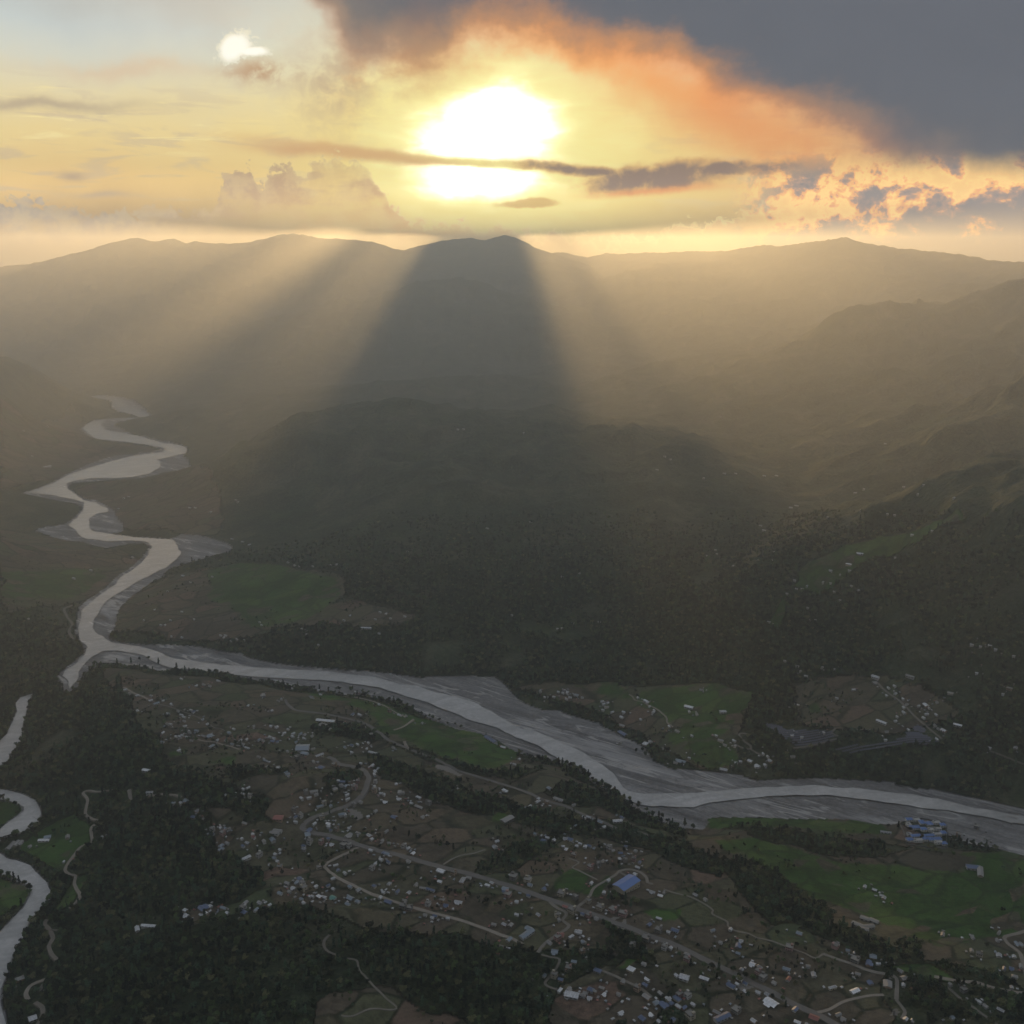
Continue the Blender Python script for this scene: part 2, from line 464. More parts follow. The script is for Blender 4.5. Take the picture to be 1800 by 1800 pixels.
def pip(x, y, poly):
    """even-odd test"""
    ins = np.zeros(x.shape, bool)
    n = len(poly)
    bb = (x > poly[:, 0].min()) & (x < poly[:, 0].max()) & (y > poly[:, 1].min()) & (y < poly[:, 1].max())
    idx = np.nonzero(bb)
    xs, ys = x[idx], y[idx]
    r = np.zeros(xs.shape, bool)
    for i in range(n):
        x1, y1 = poly[i]
        x2, y2 = poly[(i + 1) % n]
        if y1 == y2:
            continue
        c = ((y1 > ys) != (y2 > ys)) & (xs < (x2 - x1) * (ys - y1) / (y2 - y1) + x1)
        r ^= c
    ins[idx] = r
    return ins


def pdist(x, y, poly, closed=True, vals=None, reach=None):
    """distance to a polyline (and the value interpolated along it)"""
    best = np.full(x.shape, 1e9, np.float32)
    bv = np.zeros(x.shape, np.float32)
    n = len(poly)
    for i in range(n if closed else n - 1):
        x1, y1 = poly[i]
        x2, y2 = poly[(i + 1) % n]
        dx, dy = x2 - x1, y2 - y1
        t = np.clip(((x - x1) * dx + (y - y1) * dy) / (dx * dx + dy * dy + 1e-9), 0, 1)
        d = np.hypot(x - x1 - t * dx, y - y1 - t * dy)
        m = d < best
        best = np.where(m, d, best)
        if vals is not None:
            bv = np.where(m, vals[i] + (vals[(i + 1) % n] - vals[i]) * t, bv)
    return (best, bv) if vals is not None else best


# crests of the hills: (pixel, pixel, horizontal distance), foot distance, exponent
def crest(pts):
    o = []
    for px, py, d in pts:
        r = ray(px, py)
        k = d / math.hypot(r[0], r[1])
        o.append((r[0] * k, r[1] * k, H_CAM + r[2] * k))
    return np.array(o)


CRESTS = [
    (crest([(-900, 520, 11500), (-300, 500, 11500), (0, 480, 12000), (40, 465, 12000), (100, 448, 12000), (150, 437, 12000), (200, 427, 12000), (225, 424, 12000), (262, 431, 12000), (300, 429, 12000),
            (330, 438, 12000), (350, 433, 12000), (400, 438, 12000), (440, 436, 12000), (490, 426, 12000), (520, 427, 12000), (560, 434, 11900),
            (620, 440, 11800), (660, 448, 11700), (700, 458, 11500)]), 3300, 1.15),
    (crest([(700, 459, 13000), (730, 454, 12500), (760, 444, 12200), (800, 436, 12000), (850, 435, 12000), (880, 424, 12000), (900, 430, 12000), (915, 444, 12100), (940, 453, 12300), (960, 457, 12500), (1000, 453, 13000),
            (1040, 458, 13000), (1100, 456, 12500), (1200, 451, 12000), (1250, 446, 11500), (1300, 439, 11000), (1400, 432, 10500), (1450, 428, 10200),
            (1480, 425, 10000), (1520, 436, 10000), (1600, 446, 9800), (1650, 453, 9500), (1700, 462, 9200), (1750, 470, 9000), (1850, 455, 8600), (2300, 440, 8000), (2900, 440, 7500)]), 3600, 1.2),
    (crest([(330, 640, 8600), (420, 610, 8800), (500, 585, 9000), (600, 548, 9200), (700, 515, 9300), (760, 500, 9300), (850, 514, 9200), (950, 556, 8800), (1060, 600, 8200)]), 2400, 1.2),
    (crest([(2600, 430, 5600), (2100, 460, 6000), (1800, 520, 6400), (1700, 535, 6500), (1600, 560, 6500), (1500, 590, 6500), (1420, 625, 6400), (1330, 680, 6200), (1230, 730, 5900)]), 2300, 1.2),
    (crest([(400, 745, 6300), (560, 706, 6300), (700, 680, 6300), (850, 676, 6200), (1000, 700, 6000), (1150, 728, 5700), (1280, 748, 5500)]), 1900, 1.2),
    (crest([(470, 775, 4700), (560, 752, 4650), (640, 740, 4600), (740, 735, 4500), (800, 748, 4450), (860, 742, 4400), (920, 752, 4300), (1000, 775, 4200), (1090, 812, 4000), (1180, 850, 3800)]), 2100, 1.25),
    (crest([(560, 752, 4650), (600, 860, 4000), (640, 960, 3400)]), 1100, 1.3),
    (crest([(860, 742, 4400), (880, 860, 3700), (880, 1000, 3050), (870, 1100, 2650)]), 900, 1.3),
    (crest([(1090, 812, 4000), (1120, 930, 3400), (1120, 1060, 2850)]), 800, 1.3),
    (crest([(2400, 560, 4000), (2000, 640, 4300), (1800, 700, 4500), (1600, 738, 4700), (1520, 765, 4600), (1440, 810, 4400), (1380, 860, 4200), (1320, 930, 3800)]), 1500, 1.2),
    (crest([(2500, 640, 2700), (2100, 760, 2900), (1800, 868, 3050), (1700, 918, 3000), (1600, 968, 2950), (1500, 1020, 2850), (1420, 1065, 2700), (1370, 1120, 2600)]), 1150, 1.2),
    (crest([(1800, 868, 3050), (1780, 1000, 2650), (1760, 1120, 2400)]), 700, 1.3),
    (crest([(-1300, 430, 5000), (-700, 500, 5500), (-350, 560, 6300), (-190, 600, 6700), (-100, 625, 7000)]), 1900, 1.2),
    (crest([(-1200, 700, 2800), (-700, 800, 3200), (-400, 850, 3500)]), 1100, 1.2),
]
CTRL = [(600, 1280, 22), (800, 1320, 22), (500, 1400, 70), (800, 1550, 75), (1100, 1650, 70), (300, 1300, 62), (130, 1600, 40), (400, 1700, 70), (1150, 1450, 45), (1500, 1550, 16),
        (1750, 1570, 16), (1700, 1490, 8), (450, 1050, 18), (1200, 1260, 26), (1550, 1300, 55), (50, 1000, 22), (100, 800, 18), (20, 1440, 6), (20, 1580, 6), (1700, 1750, 60),
        (1400, 1700, 65), (250, 860, 12), (650, 1100, 40), (1000, 1205, 16), (100, 1480, 10)]
CXY = np.array([list(flat([(c[0], c[1])], c[2])[0]) + [c[2]] for c in CTRL])
FOREST_IN = None


def height(x, y):
    sh = x.shape
    x, y = x.ravel(), y.ravel()
    h = np.zeros(x.shape)
    # distance to the bed (negative inside)
    near = (np.hypot(x, y) < 14000)
    dist = np.full(x.shape, 3000.0)
    xi, yi = x[near], y[near]
    best = np.full(xi.shape, 1e9)
    inside = np.zeros(xi.shape, bool)
    for P in [BED] + TRIB:
        best = np.minimum(best, pdist(xi, yi, P))
        inside |= pip(xi, yi, P)
    dist[near] = np.minimum(np.where(inside, -best, best), 3000)
    # terraces
    wsum = np.zeros(x.shape)
    val = np.zeros(x.shape)
    for cx, cy, cz in CXY:
        w = 1.0 / ((x - cx) ** 2 + (y - cy) ** 2 + 90.0 ** 2) ** 1.6
        wsum += w
        val += w * cz
    terr = val / wsum
    wig = (fbm(x, y, 260, 4, 5) - 0.5)
    k = sstep(dist + wig * 60, 4, 120)
    h = terr * k
    h += sstep(dist, 60, 500) * (fbm(x, y, 420, 5, 11) - 0.5) * 26
    # gullied wooded slopes in the near left
    gl = sstep(-x - 60 + (y - 1200) * 0.10, 0, 260) * sstep(y, 2300, 1700) * sstep(dist, 20, 220)
    h += gl * (fbm(x, y, 300, 5, 23, True) - 0.55) * 62
    nr = sstep(y, 1450, 1180) * sstep(x, 250, -50) * sstep(dist, 20, 220)
    h += nr * (fbm(x, y, 210, 4, 29) - 0.45) * 46
    # hills
    hill = np.zeros(x.shape)
    for c, W, ex in CRESTS:
        wx_ = (fbm(x, y, W * 0.5, 3, 41) - 0.5) * W * 0.18
        wy_ = (fbm(x, y, W * 0.5, 3, 47) - 0.5) * W * 0.18
        v = np.zeros(x.shape)
        X_, Y_ = x + wx_, y + wy_
        for i_ in range(len(c) - 1):
            dx, dy = c[i_ + 1, :2] - c[i_, :2]
            t_ = np.clip(((X_ - c[i_, 0]) * dx + (Y_ - c[i_, 1]) * dy) / (dx * dx + dy * dy), 0, 1)
            d = np.hypot(X_ - c[i_, 0] - t_ * dx, Y_ - c[i_, 1] - t_ * dy)
            zc = c[i_, 2] + (c[i_ + 1, 2] - c[i_, 2]) * t_
            v = np.maximum(v, zc * (1 - np.clip(d / W, 0, 1)) ** ex)
        hill = np.maximum(hill, v) + np.minimum(hill, v) * 0.12
    rg = fbm(x, y, 1100, 6, 61, True)
    rg2 = fbm(x, y, 330, 4, 71, True)
    slope_zone = sstep(hill, 20, 220)
    damp = 1 - 0.85 * sstep(hill, 620, 960)
    hill = hill + slope_zone * damp * ((rg - 0.62) * np.minimum(hill, 420) * 0.62 + (rg2 - 0.6) * 95 * (0.5 + 0.5 * damp) / np.maximum(damp, 0.15) * 0.6 + (rg2 - 0.6) * 38 + (fbm(x, y, 120, 2, 77, True) - 0.6) * 22 * sstep(np.hypot(x, y), 5200, 3600))
    # keep crest lines close to their traced height
    h = h + np.maximum(hill, 0) * sstep(dist, 30, 650)
    h = np.where(dist < 0, -1.2 * sstep(-dist, 0, 8), h)
    # gravel relief
    h += np.where(dist < 0, (fbm(x, y, 60, 4, 81) - 0.5) * 2.2 * sstep(-dist, 0, 25), 0)
    return h.reshape(sh), dist.reshape(sh)


r1 = 20 * np.exp(np.linspace(0, math.log(850 / 20), 22, endpoint=False))
r2 = 850 * np.exp(np.arange(0, math.log(5200 / 850), 0.0030))
r3 = r2[-1] * np.exp(np.arange(0.0055, math.log(15000 / r2[-1]), 0.0060))
RR = np.concatenate([r1, r2, r3])
tf = np.arange(-36, 36.01, 0.11)
tcr = np.arange(39.5, 320.5, 3.5)
TT = np.concatenate([tf, tcr])
TH = np.radians(TT)
gr, gt = np.meshgrid(RR, TH, indexing='ij')
GX, GY = gr * np.sin(gt), gr * np.cos(gt)
GH, GD = height(GX, GY)
LRR = np.log(RR)


def zat(x, y):
    x, y = np.asarray(x, float), np.asarray(y, float)
    r = np.hypot(x, y)
    t = np.degrees(np.arctan2(x, y))
    t = np.clip(t, -36, 36)
    ti = (t + 36) / 0.11
    i1 = np.clip(np.floor(ti).astype(int), 0, len(tf) - 2)
    ft = ti - i1
    ri = np.interp(np.log(np.maximum(r, 20)), LRR, np.arange(len(RR)))
    j1 = np.clip(np.floor(ri).astype(int), 0, len(RR) - 2)
    fr = ri - j1
    h = GH
    return ((h[j1, i1] * (1 - fr) + h[j1 + 1, i1] * fr) * (1 - ft) + (h[j1, i1 + 1] * (1 - fr) + h[j1 + 1, i1 + 1] * fr) * ft)


def hit(px, py):
    """first point where the sight line through a spot of the photograph meets the ground"""
    d = ray(np.atleast_1d(px), np.atleast_1d(py))
    n = len(d)
    res = np.zeros((n, 3))
    t = np.full(n, 900.0)
    done = np.zeros(n, bool)
    prev = t.copy()
    for k in range(1400):
        p = d * t[:, None]
        z = H_CAM + p[:, 2]
        below = z < zat(p[:, 0], p[:, 1])
        new = below & ~done
        done |= new
        if done.all():
            break
        prev = np.where(done, prev, t)
        t = np.where(done, t, t * 1.0035)
    lo, hi = prev, t
    for k in range(18):
        mid = (lo + hi) / 2
        p = d * mid[:, None]
        b = (H_CAM + p[:, 2]) < zat(p[:, 0], p[:, 1])
        hi = np.where(b, mid, hi)
        lo = np.where(b, lo, mid)
    p = d * ((lo + hi) / 2)[:, None]
    p[:, 2] += H_CAM
    return p


def ground(pts):
    a = np.array([(p[0], p[1]) for p in pts], float)
    return hit(a[:, 0], a[:, 1])


def gpoly(pts):
    return ground(pts)[:, :2]


# ------------------------------------------------------------------ materials
def new_mat(name):
    m = bpy.data.materials.new(name)
    m.use_nodes = True
    t = m.node_tree
    b = t.nodes['Principled BSDF']
    return m, t, b, G(t)


def plain(name, color, rough=0.7, var=0.25, scale=0.6, spec=0.3, metal=0.0):
    m, t, b, g = new_mat(name)
    tc = g.n('ShaderNodeTexCoord')
    oi = g.n('ShaderNodeObjectInfo')
    n = g.noise(tc.outputs['Object'], scale, 5, 0.6)
    rnd = E(g, oi.outputs['Random'])
    f = (n - 0.5) * var * 2.0 + (rnd - 0.5) * var + 1.0
    c = g.scale_color(color[:3], f)
    g.put(b.inputs['Base Color'], c)
    b.inputs['Roughness'].default_value = rough
    b.inputs['Specular IOR Level'].default_value = spec
    b.inputs['Metallic'].default_value = metal
    return m


def ground_material():
    m, t, b, g = new_mat("ground_cover")
    geo = g.n('ShaderNodeNewGeometry')
    pos = E(g, geo.outputs['Position'])
    x, y, z = g.sep(pos)
    att = g.n('ShaderNodeAttribute', attribute_name='cover')
    fr, gn, br = g.sep(E(g, att.outputs['Color']))
    att2 = g.n('ShaderNodeAttribute', attribute_name='bed')
    bd, wet, dirt = g.sep(E(g, att2.outputs['Color']))
    P = g.xyz(x, y, 0.0)
    big = g.noise(P, 0.0012, 6, 0.6)
    mid = g.noise(P, 0.011, 7, 0.65)
    fine = g.noise(P, 0.09, 5, 0.7)
    vfine = g.noise(P, 0.35, 3, 0.7)
    # woodland: mottled dark greens
    wood = g.ramp(g.m('ADD', mid * 0.65, fine * 0.85) - 0.25, [(0.28, (0.010, 0.016, 0.009, 1)), (0.46, (0.030, 0.046, 0.022, 1)), (0.58, (0.054, 0.072, 0.036, 1)), (0.70, (0.094, 0.108, 0.058, 1))])
    # open hillside among the woods: brownish terraces
    hillp = g.ss(g.noise(P, 0.0045, 7, 0.62), 0.50, 0.62)
    wood = g.mix(hillp * 0.7, wood, g.mix(g.ss(fine * 0.5 + mid * 0.5, 0.42, 0.58), (0.058, 0.066, 0.036, 1), (0.125, 0.118, 0.075, 1)))
    glade = g.ss(g.noise(P, 0.0031, 6, 0.6), 0.60, 0.66)
    wood = g.mix(glade * 0.7, wood, g.mix(g.ss(mid, 0.4, 0.6), (0.040, 0.066, 0.024, 1), (0.066, 0.092, 0.034, 1)))
    # field parcels
    c, s = math.cos(R(28)), math.sin(R(28))
    fx = x * c + y * s
    fy = y * c - x * s
    wrp = g.noise(P, 0.006, 3, 0.5, color=True)
    w1, w2, w3 = g.sep(wrp)
    V = g.xyz(fx * 0.55 + w1 * 60.0, fy + w2 * 60.0, 0.0)
    cellc = g.voro(V, 0.021, 'F1', 'Color', 0.85)
    c1, c2, c3 = g.sep(cellc)
    edge = g.voro(V, 0.021, 'DISTANCE_TO_EDGE', 'Distance', 0.85)
    brown = g.ramp(c1, [(0.0, (0.046, 0.040, 0.028, 1)), (0.3, (0.064, 0.052, 0.037, 1)), (0.5, (0.046, 0.050, 0.028, 1)), (0.7, (0.088, 0.060, 0.044, 1)), (0.85, (0.038, 0.050, 0.024, 1)), (1.0, (0.062, 0.056, 0.036, 1))])
    furrow = g.m('SINE', (fx * c2 + fy * (1.0 - c2)) * 1.1 + c3 * 6.0)
    brown = g.scale_color(brown, (fine - 0.5) * 3.4 + (mid - 0.5) * 2.4 + (vfine - 0.5) * 1.6 + 0.55 + furrow * 0.08 + 1.0)
    green = g.ramp(c2, [(0.0, (0.030, 0.062, 0.016, 1)), (0.5, (0.038, 0.080, 0.018, 1)), (1.0, (0.058, 0.096, 0.024, 1))])
    green = g.scale_color(green, (fine - 0.5) * 2.0 + (mid - 0.5) * 2.4 + (vfine - 0.5) * 1.0 + furrow * 0.06 + 1.05)
    hedge = g.ss(edge + (fine - 0.5) * 0.12, 0.07, 0.01) * g.ss(mid, 0.36, 0.52) * 0.85
    fields = g.mix(gn * g.ss(g.sep(g.voro(V, 0.042, 'F1', 'Color', 0.9))[0] + mid * 0.6, 0.36, 0.52), brown, green)
    # grassy breaks and scrub between parcels
    scrub = g.ss(mid + (fine - 0.5) * 0.7, 0.56, 0.72)
    fields = g.mix(scrub * 0.6 * (1.0 - gn * 0.7), fields, (0.028, 0.036, 0.018, 1))
    fields = g.mix(hedge * (1.0 - gn * 0.35), fields, (0.016, 0.022, 0.011, 1))
    cover = g.mix(g.ss(fr + (fine - 0.5) * 0.5, 0.35, 0.65), fields, wood)
    # gravel and sand
    A = g.xyz((x * 0.85 - y * 0.53) * 0.30, (x * 0.53 + y * 0.85) * 1.6, 0.0)
    gs = g.noise(A, 0.010, 9, 0.68, 0.8)
    gf = g.noise(P, 0.12, 7, 0.72)
    pale = g.ss(g.noise(A, 0.0048, 7, 0.6, 0.6), 0.56, 0.70)
    gravel = g.ramp((gs * 0.6 + gf * 0.4 - 0.5) * 1.7 + 0.5, [(0.26, (0.075, 0.072, 0.070, 1)), (0.44, (0.150, 0.146, 0.142, 1)), (0.56, (0.205, 0.20, 0.195, 1)), (0.76, (0.33, 0.322, 0.314, 1))])
    gravel = g.mix(pale * 0.6, gravel, (0.46, 0.45, 0.44, 1))
    stones = g.ss(g.noise(P, 0.30, 3, 0.8), 0.64, 0.72)
    gravel = g.mix(stones * 0.75, gravel, (0.035, 0.035, 0.033, 1))
    # old channels winding through the bar, some still wet
    ch = g.noise(A, 0.0065, 4, 0.55, 1.2)
    chm = g.ss(g.m('ABSOLUTE', ch - 0.5), 0.022, 0.006) * g.ss(mid, 0.40, 0.52)
    gravel = g.mix(chm * 0.75, gravel, (0.42, 0.41, 0.39, 1))
    ch2 = g.ss(g.m('ABSOLUTE', g.noise(A, 0.015, 4, 0.55, 1.6) - 0.52), 0.022, 0.004)
    gravel = g.mix(ch2 * 0.55, gravel, (0.07, 0.068, 0.066, 1))
    full = g.mix(g.ss(bd + (fine - 0.5) * 0.3, 0.35, 0.6), cover, gravel)
    full = g.mix(g.ss(dirt + (vfine - 0.5) * 0.4, 0.4, 0.6), full, (0.20, 0.185, 0.165, 1))
    g.put(b.inputs['Base Color'], full)
    g.put(b.inputs['Roughness'], 0.95 - chm * bd * 0.65)
    b.inputs['Specular IOR Level'].default_value = 0.12
    bmp = g.n('ShaderNodeBump')
    bmp.inputs['Strength'].default_value = 1.0
    bmp.inputs['Distance'].default_value = 1.0
    hgt = (fine * 9.0 + mid * 30.0) * fr * (1.0 - bd) + vfine * 0.6 + bd * gs * 3.0
    g.put(bmp.inputs['Height'], hgt)
    g.put(b.inputs['Normal'], bmp.outputs[0])
    return m


def water_material():
    m, t, b, g = new_mat("silty_water")
    geo = g.n('ShaderNodeNewGeometry')
    x, y, z = g.sep(E(g, geo.outputs['Position']))
    P = g.xyz(x, y, 0.0)
    s = g.noise(g.xyz(x * 0.7 + y * 0.4, y * 2.0 - x * 0.8, 0.0), 0.012, 8, 0.62, 1.0)
    f = g.noise(P, 0.11, 6, 0.65, 0.5)
    c = g.ramp((s * 0.6 + f * 0.4 - 0.5) * 1.5 + 0.5, [(0.30, (0.27, 0.265, 0.252, 1)), (0.5, (0.36, 0.353, 0.335, 1)), (0.68, (0.46, 0.45, 0.43, 1))])
    A = g.xyz((x * 0.85 - y * 0.53) * 0.28, (x * 0.53 + y * 0.85) * 1.5, 0.0)
    rock = g.ss(g.noise(A, 0.11, 5, 0.75, 0.8), 0.60, 0.66) * g.ss(g.noise(P, 0.0052, 4, 0.5), 0.50, 0.60)
    foam_sheen = g.ss(g.noise(A, 0.055, 6, 0.7, 1.0), 0.60, 0.72)  # pale streaks in the colour: riffle foam and painted sheen
    c = g.mix(foam_sheen * 0.6, c, (0.56, 0.55, 0.53, 1))
    c = g.mix(rock * 0.8, c, (0.09, 0.087, 0.083, 1))
    g.put(b.inputs['Base Color'], c)
    g.put(b.inputs['Roughness'], foam_sheen * 0.3 + rock * 0.5 + 0.16)
    b.inputs['Specular IOR Level'].default_value = 0.5
    bmp = g.n('ShaderNodeBump')
    bmp.inputs['Strength'].default_value = 0.35
    bmp.inputs['Distance'].default_value = 0.3
    g.put(bmp.inputs['Height'], f * 3.0 + g.noise(P, 0.5, 4, 0.6) * 0.7)
    g.put(b.inputs['Normal'], bmp.outputs[0])
    return m


M_GROUND = ground_material()
M_WATER = water_material()


def tag(o, label=None, cat=None, group=None, kind=None):
    if label: o['label'] = label
    if cat: o['category'] = cat
    if group: o['group'] = group
    if kind: o['kind'] = kind
    return o


def mesh_obj(name, verts, faces, mat, parent=None, smooth=False, link=True):
    me = bpy.data.meshes.new(name)
    me.from_pydata([tuple(v) for v in verts], [], faces)
    me.materials.append(mat)
    if smooth:
        me.shade_smooth()
    o = bpy.data.objects.new(name, me)
    if link:
        col.objects.link(o)
    if parent:
        o.parent = parent
    return o


# ------------------------------------------------------------------ land cover (what grows where)
GREEN = [
    [(372, 1002), (420, 990), (500, 1000), (590, 1010), (600, 1045), (560, 1078), (490, 1100), (432, 1108), (400, 1080), (370, 1050)],
    [(600, 1227), (640, 1233), (680, 1243), (720, 1258), (772, 1273), (833, 1287), (860, 1300), (890, 1315), (911, 1328), (887, 1342), (865, 1353), (842, 1351), (815, 1340), (780, 1328),
     (705, 1300), (663, 1272), (625, 1252), (600, 1243)],
    [(530, 1212), (600, 1222), (600, 1235), (560, 1228)],
    [(1255, 1478), (1330, 1478), (1400, 1500), (1480, 1515), (1560, 1520), (1680, 1530), (1700, 1500), (1860, 1500), (1860, 1640), (1750, 1640), (1640, 1652), (1560, 1625), (1480, 1592), (1420, 1570), (1350, 1530), (1280, 1505)],
    [(1200, 1445), (1300, 1440), (1480, 1442), (1560, 1450), (1590, 1470), (1500, 1468), (1380, 1456), (1280, 1460)],
    [(1130, 1215), (1250, 1198), (1310, 1225), (1270, 1290), (1200, 1300), (1160, 1260), (1110, 1240)],
    [(1190, 1305), (1280, 1295), (1310, 1330), (1260, 1348), (1200, 1332)],
    [(1010, 1203), (1100, 1200), (1120, 1230), (1060, 1222)],
    [(1400, 1035), (1430, 990), (1500, 950), (1560, 940), (1690, 890), (1705, 905), (1600, 955), (1530, 990), (1480, 1018), (1440, 1038)],
    [(1345, 1085), (1385, 1045), (1380, 1075), (1355, 1100)],
    [(-60, 1405), (28, 1413), (38, 1428), (20, 1445), (-60, 1465)],
    [(-60, 1530), (45, 1552), (50, 1575), (0, 1615), (-60, 1650)],
    [(8, 1488), (60, 1465), (95, 1445), (145, 1430), (150, 1480), (95, 1532), (45, 1505)],
    [(120, 1540), (165, 1530), (150, 1560), (130, 1590), (90, 1610)],
    [(1000, 1530), (1062, 1542), (1050, 1572), (975, 1562)],
    [(1110, 1600), (1190, 1588), (1180, 1612), (1130, 1616)],
    [(1060, 1705), (1078, 1683), (1100, 1684), (1068, 1708)],
    [(1415, 1244), (1435, 1241), (1452, 1250), (1425, 1252)],
    [(0, 1010), (110, 1000), (180, 1010), (150, 1040), (0, 1060)],
    [(860, 1420), (890, 1425), (880, 1440), (855, 1436)],
    [(300, 1330), (345, 1318), (345, 1335), (310, 1338)],
    [(380, 1340), (420, 1335), (400, 1350)],
    [(1560, 1690), (1650, 1700), (1700, 1740), (1620, 1735)],
]
OPEN = [
    [(590, 1770), (700, 1750), (800, 1775), (820, 1830), (560, 1830)],
    [(180, 1175), (300, 1188), (420, 1197), (500, 1215), (560, 1215), (640, 1235), (760, 1275), (900, 1330), (960, 1345), (1040, 1380), (1110, 1420), (1180, 1470), (1290, 1505), (1400, 1560), (1500, 1600), (1560, 1640), (1590, 1690),
     (1560, 1730), (1590, 1830), (1000, 1830), (950, 1790), (960, 1730), (1060, 1700), (1090, 1690), (1000, 1665), (900, 1650), (740, 1628), (690, 1640), (650, 1615), (600, 1600), (560, 1590), (520, 1592), (430, 1605), (330, 1636), (315, 1600),
     (420, 1585), (480, 1560), (470, 1530), (430, 1500), (375, 1485), (375, 1450), (320, 1430), (330, 1415), (420, 1440), (500, 1430), (440, 1400), (400, 1370), (300, 1345), (240, 1290), (190, 1250)],
    [(370, 1000), (600, 1005), (610, 1050), (730, 1085), (700, 1105), (560, 1100), (430, 1130), (300, 1125), (200, 1110), (220, 1060), (290, 1010)],
    [(890, 1205), (1000, 1200), (1250, 1200), (1300, 1225), (1310, 1340), (1230, 1348), (1130, 1300), (1000, 1240)],
    [(1200, 1445), (1580, 1445), (1660, 1490), (1860, 1500), (1860, 1640), (1600, 1650), (1350, 1560), (1200, 1480)],
    [(1600, 1640), (1860, 1640), (1860, 1760), (1720, 1700), (1620, 1690)],
    [(1380, 1200), (1500, 1190), (1620, 1200), (1680, 1260), (1560, 1290), (1400, 1270)],
    [(0, 930), (120, 945), (180, 960), (250, 990), (180, 1040), (0, 1080)],
    [(0, 700), (120, 705), (280, 790), (60, 850), (0, 860)],
    [(130, 860), (330, 820), (400, 900), (380, 940), (220, 935)],
]
SHAW = [  # woods inside the open land
    [(650, 1330), (720, 1345), (800, 1375), (900, 1408), (1000, 1432), (1060, 1438), (1200, 1480), (1290, 1530), (1250, 1540), (1150, 1495), (1050, 1470), (1000, 1452), (930, 1440), (850, 1425), (760, 1412), (680, 1372)],
    [(855, 1510), (900, 1480), (965, 1452), (1000, 1452), (955, 1485), (905, 1530), (858, 1532)],
    [(1270, 1535), (1330, 1522), (1380, 1545), (1430, 1590), (1425, 1632), (1340, 1620), (1285, 1575)],
    [(560, 1265), (650, 1280), (700, 1300), (660, 1310), (560, 1285)],
    [(690, 1310), (780, 1330), (850, 1358), (960, 1352), (900, 1372), (800, 1355)],
    [(1380, 1630), (1480, 1620), (1600, 1680), (1640, 1760), (1640, 1830), (1590, 1830), (1580, 1720), (1500, 1670)],
    [(1250, 1460), (1330, 1455), (1480, 1475), (1600, 1490), (1560, 1512), (1440, 1500), (1330, 1478)],
    [(1450, 1520), (1520, 1530), (1500, 1546), (1460, 1540)],
    [(1060, 1640), (1100, 1650), (1130, 1690), (1080, 1690), (1050, 1665)],
    [(200, 1185), (240, 1300), (180, 1290)],
    [(340, 1175), (400, 1180), (500, 1205), (420, 1205)],
    [(560, 1370), (640, 1350), (640, 1370), (590, 1385)],
    [(1140, 1760), (1180, 1780), (1200, 1830), (1120, 1830)],
    [(400, 1352), (480, 1350), (480, 1362), (420, 1368)],
    [(950, 1385), (1080, 1402), (1180, 1450), (1120, 1450), (1000, 1412)],
]
SOFT = 10.0
lx, ly = GX.ravel(), GY.ravel()
sel = (np.abs(np.degrees(np.arctan2(lx, ly))) < 38) & (np.hypot(lx, ly) < 9000)
sx, sy = lx[sel], ly[sel]
wobx = (fbm(sx, sy, 70, 3, 91) - 0.5) * 26
woby = (fbm(sx, sy, 70, 3, 92) - 0.5) * 26
GREENP = [gpoly(p) for p in GREEN]
OPENP = [gpoly(p) for p in OPEN]
SHAWP = [gpoly(p) for p in SHAW]


def cover_at(x, y):
    wx_ = (fbm(x, y, 70, 3, 91) - 0.5) * 30 + (fbm(x, y, 190, 3, 93) - 0.5) * 70
    wy_ = (fbm(x, y, 70, 3, 92) - 0.5) * 30 + (fbm(x, y, 190, 3, 94) - 0.5) * 70
    X, Y = x + wx_, y + wy_
    gr_ = np.zeros(x.shape, bool)
    op = np.zeros(x.shape, bool)
    sh = np.zeros(x.shape, bool)
    for p in GREENP: gr_ |= pip(X, Y, p)
    for p in OPENP: op |= pip(X, Y, p)
    for p in SHAWP: sh |= pip(X, Y, p)
    op |= gr_
    op &= ~(sh & ~gr_)
    return gr_, op


COVER = np.zeros((len(lx), 4), np.float32)
COVER[:, 0] = 1
COVER[:, 3] = 1
g_, o_ = cover_at(sx, sy)
COVER[sel, 0] = 1 - o_
COVER[sel, 1] = g_
BEDC = np.zeros((len(lx), 4), np.float32)
BEDC[:, 0] = (GD.ravel() < 3)
BEDC[:, 3] = 1

# bare pale yards and pitches
YARDS = [Z(360, 1380, 6, [(1440, 258), (1560, 252), (1690, 325), (1610, 372)]),
         [(767, 1342), (800, 1350), (800, 1356), (815, 1362), (806, 1364), (766, 1350)],
         Z(850, 1430, 6, [(1300, 1110), (1420, 1085), (1425, 1105), (1370, 1140), (1450, 1180), (1470, 1110), (1510, 1110), (1505, 1180), (1560, 1215), (1440, 1255), (1470, 1225), (1400, 1190)]),
         Z(1150, 1560, 6, [(930, 975), (960, 990), (950, 1040), (1060, 1030), (1090, 1045), (900, 1090), (885, 1040)]),
         Z(1400, 1560, 4.5, [(745, 1010), (760, 965), (795, 955), (815, 990), (800, 1012)]),
         Z(0, 1380, 4.286, [(280, 1530), (320, 1500), (335, 1540), (300, 1560)])]
for yp in YARDS:
    q = gpoly(yp)
    BEDC[sel, 2] = np.maximum(BEDC[sel, 2], pip(sx, sy, q))


